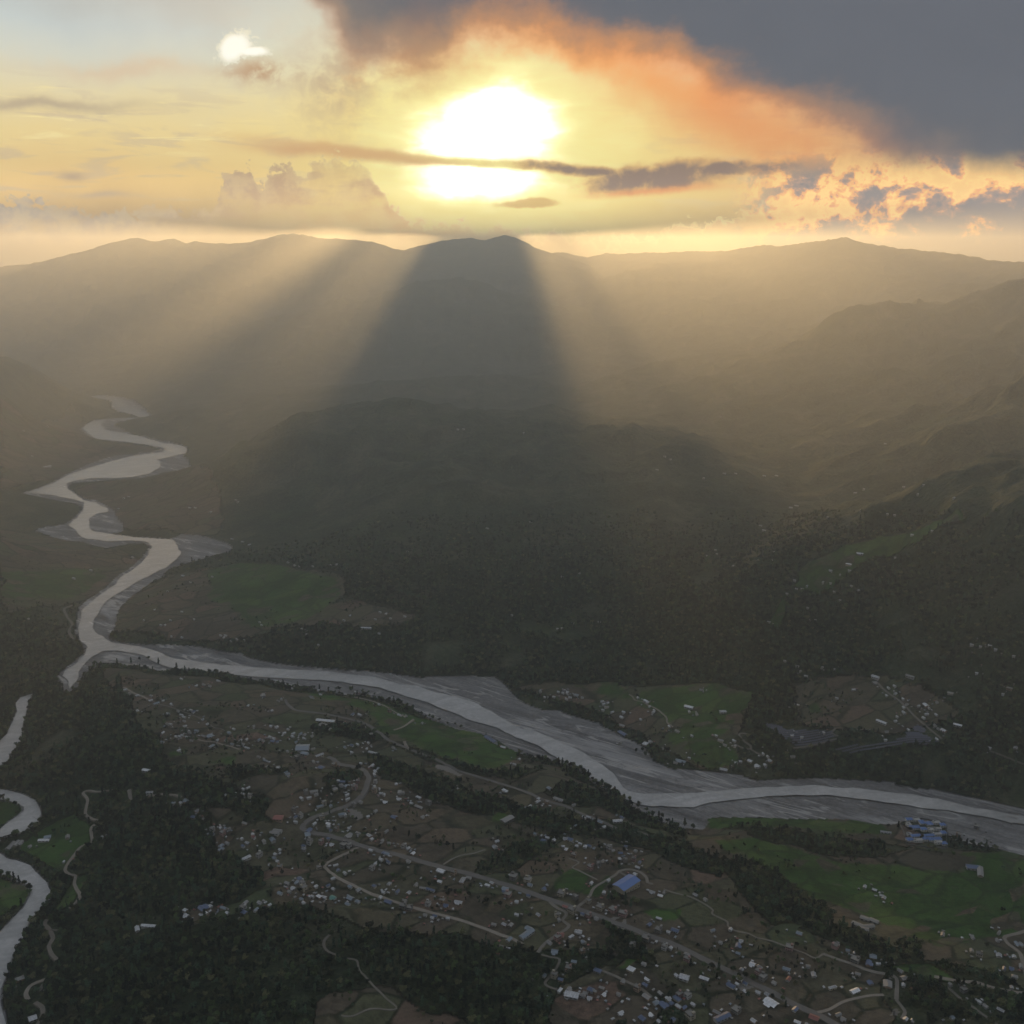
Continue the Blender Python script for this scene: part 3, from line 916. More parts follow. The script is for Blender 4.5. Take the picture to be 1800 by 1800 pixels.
def build_ground():
    nr_, nt_ = GX.shape
    V = np.stack([GX, GY, GH], -1).reshape(-1, 3)
    V = np.vstack([V, [[0, 0, GH[0].mean()]]])
    i, j = np.meshgrid(np.arange(nr_ - 1), np.arange(nt_), indexing='ij')
    a = i * nt_ + j
    b = i * nt_ + (j + 1) % nt_
    c = (i + 1) * nt_ + (j + 1) % nt_
    d = (i + 1) * nt_ + j
    q = np.stack([a, d, c, b], -1).reshape(-1, 4)
    k = np.arange(nt_)
    tri = np.stack([np.full(nt_, nr_ * nt_), k, (k + 1) % nt_], -1)
    me = bpy.data.meshes.new("ground")
    me.vertices.add(len(V))
    me.vertices.foreach_set("co", V.ravel())
    nl = len(q) * 4 + len(tri) * 3
    me.loops.add(nl)
    me.loops.foreach_set("vertex_index", np.concatenate([q.ravel(), tri.ravel()]).astype(np.int32))
    me.polygons.add(len(q) + len(tri))
    ls = np.concatenate([np.arange(len(q)) * 4, len(q) * 4 + np.arange(len(tri)) * 3]).astype(np.int32)
    me.polygons.foreach_set("loop_start", ls)
    me.update(calc_edges=True)
    me.validate()
    for nm, dat in (("cover", COVER), ("bed", BEDC)):
        at = me.attributes.new(nm, 'FLOAT_COLOR', 'POINT')
        dd = np.vstack([dat, [[1, 0, 0, 1]]]) if nm == "cover" else np.vstack([dat, [[0, 0, 0, 1]]])
        at.data.foreach_set("color", dd.astype(np.float32).ravel())
    me.materials.append(M_GROUND)
    me.shade_smooth()
    o = bpy.data.objects.new("ground", me)
    col.objects.link(o)
    tag(o, kind='structure')
    return o


build_ground()


def poly_sheet(name, poly, z, mat):
    from mathutils.geometry import tessellate_polygon
    vs = [Vector((p[0], p[1], z)) for p in poly]
    tris = tessellate_polygon([vs])
    o = mesh_obj(name, vs, [tuple(t) for t in tris], mat)
    me = o.data
    # all faces up
    import bmesh
    bm = bmesh.new()
    bm.from_mesh(me)
    bmesh.ops.recalc_face_normals(bm, faces=bm.faces)
    for f in bm.faces:
        if f.normal.z < 0:
            f.normal_flip()
    bm.to_mesh(me)
    bm.free()
    return o


def wiggle(poly, amp, step, seed):
    out = []
    n = len(poly)
    for i in range(n):
        a, b = poly[i], poly[(i + 1) % n]
        L = math.hypot(*(b - a))
        k = max(1, int(L / step))
        for q in range(k):
            out.append(a + (b - a) * q / k)
    out = np.array(out)
    nx = (fbm(out[:, 0], out[:, 1], 45, 3, seed) - 0.5) * amp
    ny = (fbm(out[:, 0], out[:, 1], 45, 3, seed + 7) - 0.5) * amp
    return out + np.stack([nx, ny], -1)


tag(poly_sheet("river", wiggle(WATER, 16, 12, 101), 0.9, M_WATER), kind='structure')
tag(poly_sheet("river_upper_arm", wiggle(TRIB[0], 6, 12, 102), 0.8, M_WATER), kind='structure')
tag(poly_sheet("river_side_arm", wiggle(TRIB[1], 6, 12, 103), 0.8, M_WATER), kind='structure')

# ------------------------------------------------------------------ haze
def build_haze():
    s, zb, zt = 15500.0, -60.0, float(max(GH.max() + 8, 1040.0))
    print('HAZE TOP', zt)
    m = bpy.data.materials.new("valley_haze")
    m.use_nodes = True
    t = m.node_tree
    t.nodes.clear()
    v = t.nodes.new('ShaderNodeVolumePrincipled')
    v.inputs['Color'].default_value = (0.86, 0.90, 0.94, 1)
    v.inputs['Density'].default_value = HAZE
    v.inputs['Anisotropy'].default_value = 0.71
    o = t.nodes.new('ShaderNodeOutputMaterial')
    t.links.new(v.outputs[0], o.inputs['Volume'])
    vs = [(x, y, z) for z in (zb, zt) for x, y in ((-s, -s), (s, -s), (s, s), (-s, s))]
    fs = [(3, 2, 1, 0), (4, 5, 6, 7), (0, 1, 5, 4), (1, 2, 6, 5), (2, 3, 7, 6), (3, 0, 4, 7)]
    ob = mesh_obj("haze", vs, fs, m)
    tag(ob, kind='stuff')
    return ob


HAZE = 1.1e-4
build_haze()


# ------------------------------------------------------------------ added cloud before the sun, outline shaped to carve the light shafts
def added_veil_cloud(name, label, dist, rfun, thick, tau, aniso, colr, nphi=180, ns=26, seed=1):
    up = Vector((0, 0, 1))
    right = sd.cross(up).normalized()
    upv = right.cross(sd).normalized()
    c = Vector((0, 0, H_CAM)) + sd * dist
    vs = []
    rings = []
    for side in (1, -1):
        for k in range(ns):
            if side == -1 and k == ns - 1:
                continue
            s_ = k / (ns - 1)
            ring = []
            for q in range(nphi):
                ph = 360.0 * q / nphi       # 0 = straight down, positive towards the left
                Rr = rfun(ph if ph <= 180 else ph - 360)
                if k == 0 and q > 0:
                    ring.append(ring[0])
                    continue
                u = -math.sin(R(ph)) * Rr * s_
                v = -math.cos(R(ph)) * Rr * s_
                n_ = float(fbm(np.array([u + seed * 999.0]), np.array([v]), 700.0, 5, seed)[0])
                w = thick * math.sqrt(max(0.0, 1 - s_ ** 6)) * (0.55 + 0.9 * n_) * 0.5
                vs.append(c + right * u + upv * v + sd * (w * side))
                ring.append(len(vs) - 1)
            rings.append((side, k, ring))
    top = [r for s_, k, r in rings if s_ == 1]
    bot = [r for s_, k, r in rings if s_ == -1] + [top[-1]]
    fs = []
    for lay, fl in ((top, 0), (bot, 1)):
        for k in range(len(lay) - 1):
            for q in range(nphi):
                a, b = lay[k][q], lay[k][(q + 1) % nphi]
                c_, d_ = lay[k + 1][(q + 1) % nphi], lay[k + 1][q]
                f = [a, b, c_, d_] if fl == 0 else [d_, c_, b, a]
                f2 = []
                for i in f:
                    if i not in f2:
                        f2.append(i)
                fs.append(tuple(f2))
    m = bpy.data.materials.new(name + "_shaft_veil")
    m.use_nodes = True
    t = m.node_tree
    t.nodes.clear()
    v = t.nodes.new('ShaderNodeVolumePrincipled')
    v.inputs['Color'].default_value = colr
    v.inputs['Density'].default_value = tau / thick
    v.inputs['Anisotropy'].default_value = aniso
    o = t.nodes.new('ShaderNodeOutputMaterial')
    t.links.new(v.outputs[0], o.inputs['Volume'])
    ob = mesh_obj(name, vs, fs, m)
    tag(ob, label, 'cloud')
    return ob


def lerp_fun(pairs):
    xs = [p[0] for p in pairs]
    ys = [p[1] for p in pairs]
    return lambda a: float(np.interp(a, xs, ys)) * (1.0 + 0.035 * math.sin(a * 0.31) + 0.03 * math.sin(a * 0.93 + 1.0) + 0.02 * math.sin(a * 2.1))


shaft_outline_r = lerp_fun([(-180, 700), (-110, 900), (-98, 1900), (-82, 2000), (-72, 1700), (-62, 1400), (-52, 1280), (-45, 1330), (-40, 1220), (-35, 1290), (-31, 1260), (-25, 1130), (-19, 1120), (-14.5, 1120),
                   (-12.5, 2200), (-6, 2000), (4, 1740), (16, 1560), (26, 1480), (34, 1400), (40, 1340), (47, 1330), (51, 1650), (54, 1620), (57, 1380), (61, 1400), (66, 2000), (80, 2300), (94, 2300), (104, 900), (180, 700)])
added_veil_cloud("cloud", "added thin cloud in the white sun glare, shaped to cut light shafts", 30000.0, shaft_outline_r, 1500.0, 1.3, 0.7, (0.97, 0.95, 0.9, 1))  # added blocker: its uneven outline shades the haze into beams

# ------------------------------------------------------------------ roads and tracks
M_ASPHALT = plain("worn_asphalt", (0.135, 0.125, 0.112), 0.85, 0.22, 0.05)
M_DIRT = plain("pale_dirt", (0.235, 0.205, 0.168), 0.95, 0.3, 0.08)
M_DUST = plain("dusty_track", (0.17, 0.153, 0.128), 0.95, 0.35, 0.08)


def ribbon(name, pts, width, mat, lift=0.45, jit=0.18):
    p = ground(pts)[:, :2]
    # smooth resample
    q = [p[0]]
    for i in range(len(p) - 1):
        p0 = p[max(i - 1, 0)]
        p1, p2 = p[i], p[i + 1]
        p3 = p[min(i + 2, len(p) - 1)]
        L = np.hypot(*(p2 - p1))
        k = max(2, int(L / 5.0))
        for a in range(1, k + 1):
            t = a / k
            q.append(0.5 * ((2 * p1) + (-p0 + p2) * t + (2 * p0 - 5 * p1 + 4 * p2 - p3) * t * t + (-p0 + 3 * p1 - 3 * p2 + p3) * t ** 3))
    q = np.array(q)
    tg = np.gradient(q, axis=0)
    tg /= np.maximum(np.hypot(tg[:, 0], tg[:, 1]), 1e-6)[:, None]
    nrm = np.stack([-tg[:, 1], tg[:, 0]], -1)
    w = width * 0.5 * (1 + (fbm(q[:, 0], q[:, 1], 22, 3, 7) - 0.5) * 2 * jit)
    rows = []
    offs = [-1.25, -1.0, 0.0, 1.0, 1.25]
    V = []
    zs = []
    for o in offs:
        e = q + nrm * (w * o)[:, None]
        zs.append(zat(e[:, 0], e[:, 1]))
        V.append(e)
    zc = np.maximum.reduce(zs) * 0.6 + zs[2] * 0.4 + lift
    verts, faces = [], []
    for i in range(len(q)):
        for j, o in enumerate(offs):
            z = zc[i] if abs(o) <= 1.0 else zs[j][i] - 0.6
            verts.append((V[j][i][0], V[j][i][1], z))
    m = len(offs)
    for i in range(len(q) - 1):
        for j in range(m - 1):
            a = i * m + j
            faces.append((a, a + 1, a + m + 1, a + m))
    o = mesh_obj(name, verts, faces, mat)
    tag(o, kind='structure')
    RIB.append((q, width))
    return o


RIB = []
ribbon("main_road",
       Z(480, 1200, 6, [(580, 790), (640, 820), (700, 865), (760, 880), (860, 895), (940, 920), (990, 970), (1010, 1010), (990, 1080), (960, 1160), (900, 1235), (800, 1290), (700, 1330), (540, 1390)])
       + Z(360, 1380, 6, [(1200, 320), (1100, 370), (1045, 420), (1030, 462), (1075, 485), (1150, 508), (1250, 525), (1400, 560), (1520, 590), (1640, 640)])
       + Z(600, 1380, 6, [(350, 680), (500, 715), (650, 755), (800, 795), (1000, 850), (1200, 900), (1400, 950), (1600, 1010)])
       + Z(850, 1430, 6, [(150, 730), (300, 770), (500, 840), (700, 910), (850, 960), (1000, 1010), (1200, 1080), (1300, 1120), (1400, 1160), (1500, 1190), (1600, 1230), (1800, 1310)])
       + Z(1150, 1560, 6, [(150, 580), (350, 670), (550, 770), (700, 840), (850, 910), (960, 970), (1080, 1030), (1250, 1110), (1450, 1220), (1600, 1290), (1720, 1340), (1850, 1410), (2100, 1560)]),
       9.5, M_ASPHALT, jit=0.1)
ribbon("village_road",
       Z(360, 1380, 6, [(1640, 650), (1500, 720), (1350, 790), (1280, 830), (1262, 860), (1300, 900), (1370, 960), (1470, 1020), (1600, 1080)])
       + Z(600, 1380, 6, [(300, 1140), (450, 1195), (650, 1260), (800, 1305), (1000, 1360), (1200, 1410)]) + Z(850, 1430, 6, [(0, 1210), (150, 1270), (300, 1320), (420, 1385)]), 5.5, M_DIRT)
ribbon("river_road",
       Z(480, 1200, 6, [(130, 180), (150, 220), (190, 260), (240, 290), (400, 310), (600, 340), (800, 385), (950, 425), (1050, 480), (1150, 550), (1230, 610), (1340, 660), (1420, 690), (1550, 745), (1640, 780), (1740, 820)])
       + Z(780, 1200, 5.625, [(100, 850), (200, 890), (350, 935), (580, 1005), (860, 1100), (960, 1150), (1100, 1195), (1200, 1220), (1350, 1290), (1480, 1340)]) + Z(850, 1430, 6, [(1200, 60), (1400, 160)]), 6.5, M_ASPHALT, jit=0.2)
TRACKS = [
    (Z(900, 1560, 6, [(270, 690), (350, 590), (450, 520), (560, 450), (600, 400), (530, 345), (575, 290), (550, 250), (480, 220), (400, 155)]), 5.0, M_DUST),
    (Z(850, 1430, 6, [(970, 1000), (1050, 940), (1120, 870), (1160, 790), (1250, 730), (1390, 650), (1430, 610), (1530, 590), (1650, 620), (1720, 680), (1730, 730), (1790, 745)]), 4.5, M_DUST),
    (Z(850, 1430, 6, [(1430, 620), (1520, 665), (1610, 710)]), 4.0, M_DUST),
    (Z(850, 1430, 6, [(900, 475), (1005, 515), (935, 570), (1000, 600), (1100, 650), (1200, 700)]), 2.5, M_DUST),
    (Z(1150, 1560, 6, [(100, 20), (220, 60), (380, 100), (520, 170), (620, 240), (610, 280), (770, 360), (775, 400), (830, 450), (1000, 490), (1080, 530), (1250, 570), (1430, 640), (1600, 700), (1700, 750), (1780, 700)]), 2.8, M_DUST),
    (Z(1400, 1560, 4.5, [(210, 525), (330, 570), (440, 605), (520, 640), (620, 670), (730, 690), (790, 720), (795, 800), (790, 890)]), 5.0, M_DUST),
    (Z(1400, 1560, 4.5, [(790, 890), (830, 940), (860, 990), (830, 1040)]), 4.0, M_DUST),
    (Z(1400, 1560, 4.5, [(165, 990), (260, 965), (370, 905), (480, 875), (590, 855), (690, 850)]), 4.0, M_DIRT),
    (Z(1400, 1560, 4.5, [(1090, 705), (1300, 745), (1420, 750), (1560, 795), (1700, 825), (1850, 845), (2000, 860)]), 5.5, M_DIRT),
    (Z(1400, 1560, 4.5, [(1190, 785), (1300, 880), (1400, 950), (1480, 1010), (1580, 1080), (1650, 1140)]), 4.0, M_DUST),
    (Z(1400, 1560, 4.5, [(1900, 310), (1770, 358), (1650, 390), (1655, 420), (1690, 460), (1760, 510), (1790, 580), (1810, 650), (1830, 800)]), 5.5, M_DIRT),
    (Z(900, 1560, 6, [(310, 708), (430, 740), (500, 755), (480, 830), (400, 940), (350, 1000), (370, 1040), (480, 1080)]), 3.4, M_DUST),
    (Z(900, 1560, 6, [(950, 880), (1100, 940), (1200, 990), (1350, 1060), (1470, 1160)]), 4.2, M_DUST),
    (Z(480, 1200, 6, [(790, 140), (960, 175), (1100, 215), (1250, 290), (1400, 365)]), 3.2, M_DIRT),
    (Z(480, 1200, 6, [(1270, 500), (1390, 455), (1480, 385)]), 4.5, M_DIRT),
    (Z(480, 1200, 6, [(1385, 620), (1400, 660), (1430, 695)]), 6.0, M_DIRT),
    (Z(850, 1430, 6, [(1580, 195), (1680, 210), (1750, 235)]), 5.0, M_DUST),
    (Z(200, 1180, 6, [(105, 170), (210, 230), (280, 255), (360, 295)]), 4.6, M_DIRT),
    (Z(200, 1180, 6, [(360, 295), (530, 360), (660, 400), (850, 470), (960, 520)]), 2.8, M_DUST),
    (Z(200, 1180, 6, [(1020, 565), (1060, 595), (1170, 630)]), 2.5, M_DUST),
    (Z(200, 1180, 6, [(845, 720), (1000, 740), (1150, 775), (1330, 825)]), 3.4, M_DIRT),
    (Z(200, 1180, 6, [(165, 1250), (170, 1300), (180, 1360)]), 6.0, M_DIRT),
    (Z(200, 1180, 6, [(370, 1315), (460, 1302), (540, 1298), (640, 1305), (710, 1340)]), 5.0, M_DIRT),
    (Z(0, 1380, 4.286, [(850, 40), (730, 52), (690, 45), (650, 45), (625, 65), (660, 110), (650, 170), (645, 220), (690, 255), (740, 275), (690, 320), (690, 380), (690, 430), (610, 465), (560, 530), (520, 580), (490, 640), (530, 675), (570, 685),
                        (560, 740), (580, 790), (602, 825), (590, 870), (520, 935)]), 5.0, M_DIRT),
    (Z(0, 1380, 4.286, [(355, 1015), (335, 1050), (370, 1090), (400, 1160), (370, 1210), (390, 1280), (430, 1320)]), 6.0, M_DIRT),
    (Z(0, 1380, 4.286, [(370, 1090), (440, 1095)]), 3.0, M_DUST),
    (Z(0, 1380, 4.286, [(335, 1468), (240, 1505), (195, 1570), (215, 1620)]), 5.5, M_DIRT),
    (Z(0, 1380, 4.286, [(265, 1640), (320, 1680), (320, 1740), (290, 1800), (270, 1850)]), 5.5, M_DIRT),
    (Z(600, 1200, 3, [(30, 1455), (80, 1465), (95, 1515), (135, 1560), (180, 1610), (230, 1660), (290, 1720), (150, 1722), (50, 1760), (0, 1755)]), 2.6, M_DUST),
    (Z(0, 1200, 3, [(1760, 1310), (1710, 1360), (1720, 1410), (1790, 1440)]), 3.6, M_DUST),
    (Z(1100, 1180, 6, [(35, 245), (70, 265), (100, 305), (170, 320), (240, 360), (300, 385), (350, 415), (430, 490), (435, 540), (500, 590)]), 3.6, M_DIRT),
    (Z(1100, 1180, 6, [(1365, 685), (1240, 655), (1195, 665), (1230, 720), (1320, 790), (1310, 820), (1250, 815), (1140, 770)]), 4.0, M_DUST),
    (Z(1100, 1180, 6, [(1310, 820), (1430, 885), (1455, 920)]), 3.0, M_DUST),
    (Z(1380, 1180, 4.286, [(60, 580), (200, 560), (320, 530), (400, 508)]), 5.0, M_DUST),
    (Z(1380, 1180, 4.286, [(400, 490), (350, 465), (380, 430)]), 4.5, M_DUST),
    (Z(1380, 1180, 4.286, [(430, 438), (550, 440), (660, 438)]), 3.5, M_DUST),
    (Z(1380, 1180, 4.286, [(700, 90), (760, 150), (860, 220), (940, 300), (990, 350), (1060, 410), (1180, 510)]), 4.5, M_DUST),
    (Z(1380, 1180, 4.286, [(1540, 600), (1650, 640), (1800, 700)]), 4.0, M_DUST),
    (Z(0, 600, 3, [(390, 1390), (340, 1410), (355, 1455), (380, 1490), (365, 1530), (385, 1570)]), 6.0, M_DUST),
    (Z(600, 1380, 6, [(1075, 840), (1150, 790), (1270, 740), (1400, 720), (1520, 680)]), 2.6, M_DUST),
    (Z(600, 1200, 3, [(385, 200), (350, 218)]), 2.6, M_DUST),
    (Z(1380, 1180, 4.286, [(870, 1160), (890, 1200), (905, 1240)]), 3.0, M_DUST),
]
for p, w, m in TRACKS:
    ribbon("track", p, w, m)

# ------------------------------------------------------------------ building materials
ROOF = {
    'w': plain("white_tin", (0.46, 0.465, 0.47), 0.55, 0.95, 0.4, 0.5, 0.15),
    'g': plain("grey_tin", (0.24, 0.23, 0.215), 0.55, 0.3, 0.4, 0.5, 0.1),
    'b': plain("blue_tin", (0.085, 0.115, 0.19), 0.45, 0.25, 0.4, 0.5, 0.1),
    'l': plain("pale_blue_tin", (0.19, 0.225, 0.26), 0.42, 0.2, 0.4, 0.5, 0.15),
    'r': plain("rust_red_tin", (0.26, 0.105, 0.085), 0.65, 0.3, 0.4, 0.4, 0.0),
    'p': plain("bare_concrete_roof", (0.22, 0.21, 0.19), 0.85, 0.3, 0.5, 0.3, 0.0),
    'n': plain("green_tin", (0.10, 0.24, 0.20), 0.5, 0.25, 0.4, 0.5, 0.1),
}
M_BRIGHT = plain("fresh_white_plaster", (0.62, 0.60, 0.56), 0.85, 0.12, 0.5)
M_BLUE = plain("fresh_blue_tin", (0.10, 0.17, 0.36), 0.4, 0.12, 0.4, 0.5, 0.1)
WALLS = [plain("white_plaster", (0.36, 0.35, 0.33), 0.9, 0.3, 0.5), plain("grey_blockwork", (0.17, 0.16, 0.145), 0.95, 0.3, 0.5),
         plain("pink_plaster", (0.30, 0.19, 0.17), 0.9, 0.25, 0.5), plain("mud_plaster", (0.26, 0.19, 0.135), 0.95, 0.3, 0.5), plain("cream_plaster", (0.33, 0.295, 0.225), 0.9, 0.25, 0.5)]
ROOF['B'] = M_BLUE
M_WIN = plain("dark_window", (0.03, 0.035, 0.04), 0.25, 0.2, 1.0, 0.5)
M_TRUNK = plain("bark", (0.06, 0.045, 0.035), 0.95, 0.3, 1.0)


def box(V, Fc, x0, x1, y0, y1, z0, z1):
    b = len(V)
    V += [(x0, y0, z0), (x1, y0, z0), (x1, y1, z0), (x0, y1, z0), (x0, y0, z1), (x1, y0, z1), (x1, y1, z1), (x0, y1, z1)]
    Fc += [(b + 3, b + 2, b + 1, b), (b + 4, b + 5, b + 6, b + 7), (b, b + 1, b + 5, b + 4), (b + 1, b + 2, b + 6, b + 5), (b + 2, b + 3, b + 7, b + 6), (b + 3, b, b + 4, b + 7)]


def gable(V, Fc, x0, x1, y0, y1, z, rise, th=0.18):
    """pitched sheet roof, ridge along x, a solid slab"""
    b = len(V)
    ym = (y0 + y1) / 2
    for dz in (0, th):
        V += [(x0, y0, z + dz), (x1, y0, z + dz), (x1, ym, z + rise + dz), (x0, ym, z + rise + dz), (x0, y1, z + dz), (x1, y1, z + dz)]
    Fc += [(b + 6, b + 7, b + 8, b + 9), (b + 9, b + 8, b + 11, b + 10), (b + 3, b + 2, b + 1, b), (b + 4, b + 5, b + 2, b + 3),
           (b, b + 1, b + 7, b + 6), (b + 5, b + 4, b + 10, b + 11), (b, b + 6, b + 9, b + 3), (b + 3, b + 9, b + 10, b + 4), (b + 1, b + 2, b + 8, b + 7), (b + 2, b + 5, b + 11, b + 8)]


def hip(V, Fc, x0, x1, y0, y1, z, rise):
    b = len(V)
    ym = (y0 + y1) / 2
    k = (y1 - y0) / 2 * 0.85
    V += [(x0, y0, z), (x1, y0, z), (x1, y1, z), (x0, y1, z), (x0 + k, ym, z + rise), (x1 - k, ym, z + rise)]
    Fc += [(b, b + 1, b + 5, b + 4), (b + 1, b + 2, b + 5), (b + 2, b + 3, b + 4, b + 5), (b + 3, b, b + 4), (b + 3, b + 2, b + 1, b)]


MESHES = {}


def get_mesh(key, fn, mat, openings=()):
    k = (key, mat.name)
    if k not in MESHES:
        V, Fc = [], []
        fn(V, Fc)
        n = len(Fc)
        for w in openings:
            w(V, Fc)
        me = bpy.data.meshes.new(key)
        me.from_pydata(V, [], Fc)
        me.materials.append(mat)
        if openings:
            me.materials.append(M_WIN)
            me.polygons.foreach_set("material_index", np.array([0] * n + [1] * (len(Fc) - n), np.int32))
        MESHES[k] = me
    return MESHES[k]


# unit houses 10 x 7 m; kinds: tin gable, tin hip, with lean-to, flat concrete
def tin_walls(V, Fc):
    box(V, Fc, -5, 5, -3.5, 3.5, -2.5, 2.9)
    b = len(V)
    V += [(-5, -3.5, 2.9), (-5, 3.5, 2.9), (-5, 0, 4.35), (5, -3.5, 2.9), (5, 3.5, 2.9), (5, 0, 4.35)]
    Fc += [(b + 1, b, b + 2), (b + 3, b + 4, b + 5)]
def tin_roof(V, Fc): gable(V, Fc, -5.7, 5.7, -4.3, 4.3, 2.65, 1.8)
def tin_door(V, Fc): box(V, Fc, -0.6, 0.6, -3.58, -3.5, 0, 2.0)
def tin_win(V, Fc): box(V, Fc, -3.6, -2.3, -3.57, -3.5, 1.0, 2.1)
def tin_win2(V, Fc): box(V, Fc, 2.3, 3.6, -3.57, -3.5, 1.0, 2.1)
def hip_walls(V, Fc): box(V, Fc, -5, 5, -3.5, 3.5, -2.5, 3.3)
def hip_roof(V, Fc): hip(V, Fc, -5.6, 5.6, -4.1, 4.1, 3.3, 1.9)
def lean_walls(V, Fc):
    tin_walls(V, Fc)
    box(V, Fc, -3.2, 1.8, -6.2, -3.5, -2.5, 2.0)
def lean_roof(V, Fc):
    tin_roof(V, Fc)
    b = len(V)
    V += [(-3.7, -6.8, 1.95), (2.3, -6.8, 1.95), (2.3, -4.1, 2.6), (-3.7, -4.1, 2.6)]
    V += [(-3.7, -6.8, 2.1), (2.3, -6.8, 2.1), (2.3, -4.1, 2.75), (-3.7, -4.1, 2.75)]
    Fc += [(b + 4, b + 5, b + 6, b + 7), (b, b + 1, b + 5, b + 4), (b + 1, b + 2, b + 6, b + 5), (b + 3, b, b + 4, b + 7), (b + 3, b + 2, b + 1, b)]
def con_walls(V, Fc):
    box(V, Fc, -5, 5, -4, 4, -2.5, 6.2)
    box(V, Fc, -5.5, 5.5, -4.9, 4.2, 3.0, 3.2)
def con_roof(V, Fc):
    box(V, Fc, -5.4, 5.4, -4.6, 4.3, 6.2, 6.4)
    for x0, x1, y0, y1 in ((-5.4, 5.4, -4.6, -4.42), (-5.4, 5.4, 4.12, 4.3), (-5.4, -5.22, -4.42, 4.12), (5.22, 5.4, -4.42, 4.12)):
        box(V, Fc, x0, x1, y0, y1, 6.4, 7.1)
def con_stair(V, Fc):
    box(V, Fc, 1.6, 4.6, 0.2, 3.6, 6.4, 8.7)
    box(V, Fc, 1.3, 4.9, -0.1, 3.9, 8.7, 8.85)
def con_win(V, Fc):
    for z in (1.0, 4.1):
        for x in (-3.9, -1.0, 1.9):
            box(V, Fc, x, x + 1.6, -4.06, -4.0, z, z + 1.3)
    for z in (1.0, 4.1):
        box(V, Fc, -5.06, -5.0, -1.6, 0.8, z, z + 1.3)
        box(V, Fc, 5.0, 5.06, -1.6, 0.8, z, z + 1.3)


def unit(name, key, fn, mat, parent, openings=()):
    o = bpy.data.objects.new(name, get_mesh(key, fn, mat, openings))
    col.objects.link(o)
    o.parent = parent
    return o


def make_house(name, x, y, z, rot, L, W, hgt, colr, form, wall, parts=True):
    e = bpy.data.objects.new(name, None)
    e.empty_display_size = 2
    col.objects.link(e)
    e.location = (x, y, z)
    e.rotation_euler = (0, 0, rot)
    e.scale = (L / 10.0, W / 7.0, hgt)
    rm = ROOF[colr]
    if form == 'concrete':
        unit("walls", "concrete_walls", con_walls, wall, e, (con_win,))
        unit("roof", "flat_roof", con_roof, ROOF['p'] if colr == 'p' else rm, e)
        unit("stair_head", "stair_head", con_stair, wall, e)
    elif form == 'hip':
        unit("walls", "hip_walls", hip_walls, wall, e, (tin_win, tin_door))
        unit("roof", "hip_roof", hip_roof, rm, e)
    elif form == 'lean':
        unit("walls", "lean_walls", lean_walls, wall, e, (tin_win2,))
        unit("roof", "lean_roof", lean_roof, rm, e)
    else:
        unit("walls", "tin_walls", tin_walls, wall, e, (tin_win, tin_door, tin_win2))
        unit("roof", "tin_roof", tin_roof, rm, e)
    return e


# ------------------------------------------------------------------ houses, read off the photograph
HS = []
def hs(ox, oy, s, txt):
    for tok in txt.split():
        a = tok.split(',')
        HS.append((ox + float(a[0]) / s, oy + float(a[1]) / s, a[2] if len(a) > 2 else 'w', float(a[3]) if len(a) > 3 else 0.0, float(a[4]) if len(a) > 4 else 0.0))
# x, y, roof colour, length in metres, width in metres (0 = ordinary)
hs(360, 1380, 6, """410,55 455,42 405,107 480,130,p 228,120 1065,95,p 1150,80,g,16,8 1175,110,g 1020,150 1100,145 940,275,p 1010,335,p 955,350,b 960,400 1260,205,p
1215,232,l,14,6 1330,235,l 1365,50,g 1440,15,g 1580,35,p 1500,115 1505,160 1645,190,g 1575,230,p 1440,320,l,12,8 1480,325 1235,350,p 1155,420 1305,420 1310,450 1720,345
80,485,p 85,530,b 170,465 220,470,l 255,475,g 190,525,p 425,418,g,13,6 510,532 515,560,r 395,580,w,6,5 450,622 405,657,b 715,590,l,13,9 625,605,g 175,655,l,12,8 172,690,l,12,8 240,625,g
1130,500,b,14,9 575,752,p,13,7 795,697 745,745 735,785,l 768,820 790,880,p 1045,655,b 1045,690,w,9,7 1105,610,p 1230,615,p 1310,570,b 1330,490,b 1390,485,p 1525,470 1540,530,b
1735,545,w,12,7 1760,585 1625,520,g 1500,560,g,14,9 1480,640,p,14,11 1545,640,p 1345,640 1760,695 1205,890,p 1380,860,r 1410,915,b 1480,945 1350,1000 1005,1005,b,12,8 980,1040,l 870,1050,g
1030,1055,p 935,1100 895,1140,g 1045,1110,p 795,1155,l 1170,1085 1300,1075,b 1355,1110 1560,1072,l 1630,1120 1110,1190,w,5,4 1140,1190,w,5,4 1205,1190 1258,1200 1355,1200,n,11,8 1020,1218,l 1045,1260
1535,1210,l,12,9 1610,1245,l 1508,1268,l 580,1257 682,1282,w,6,5 405,1310,p 200,1312,l,12,6 415,1358,b,12,8 540,1330,l 238,1365,w,6,5 60,1295 20,1295,b,13,9 10,1368""")
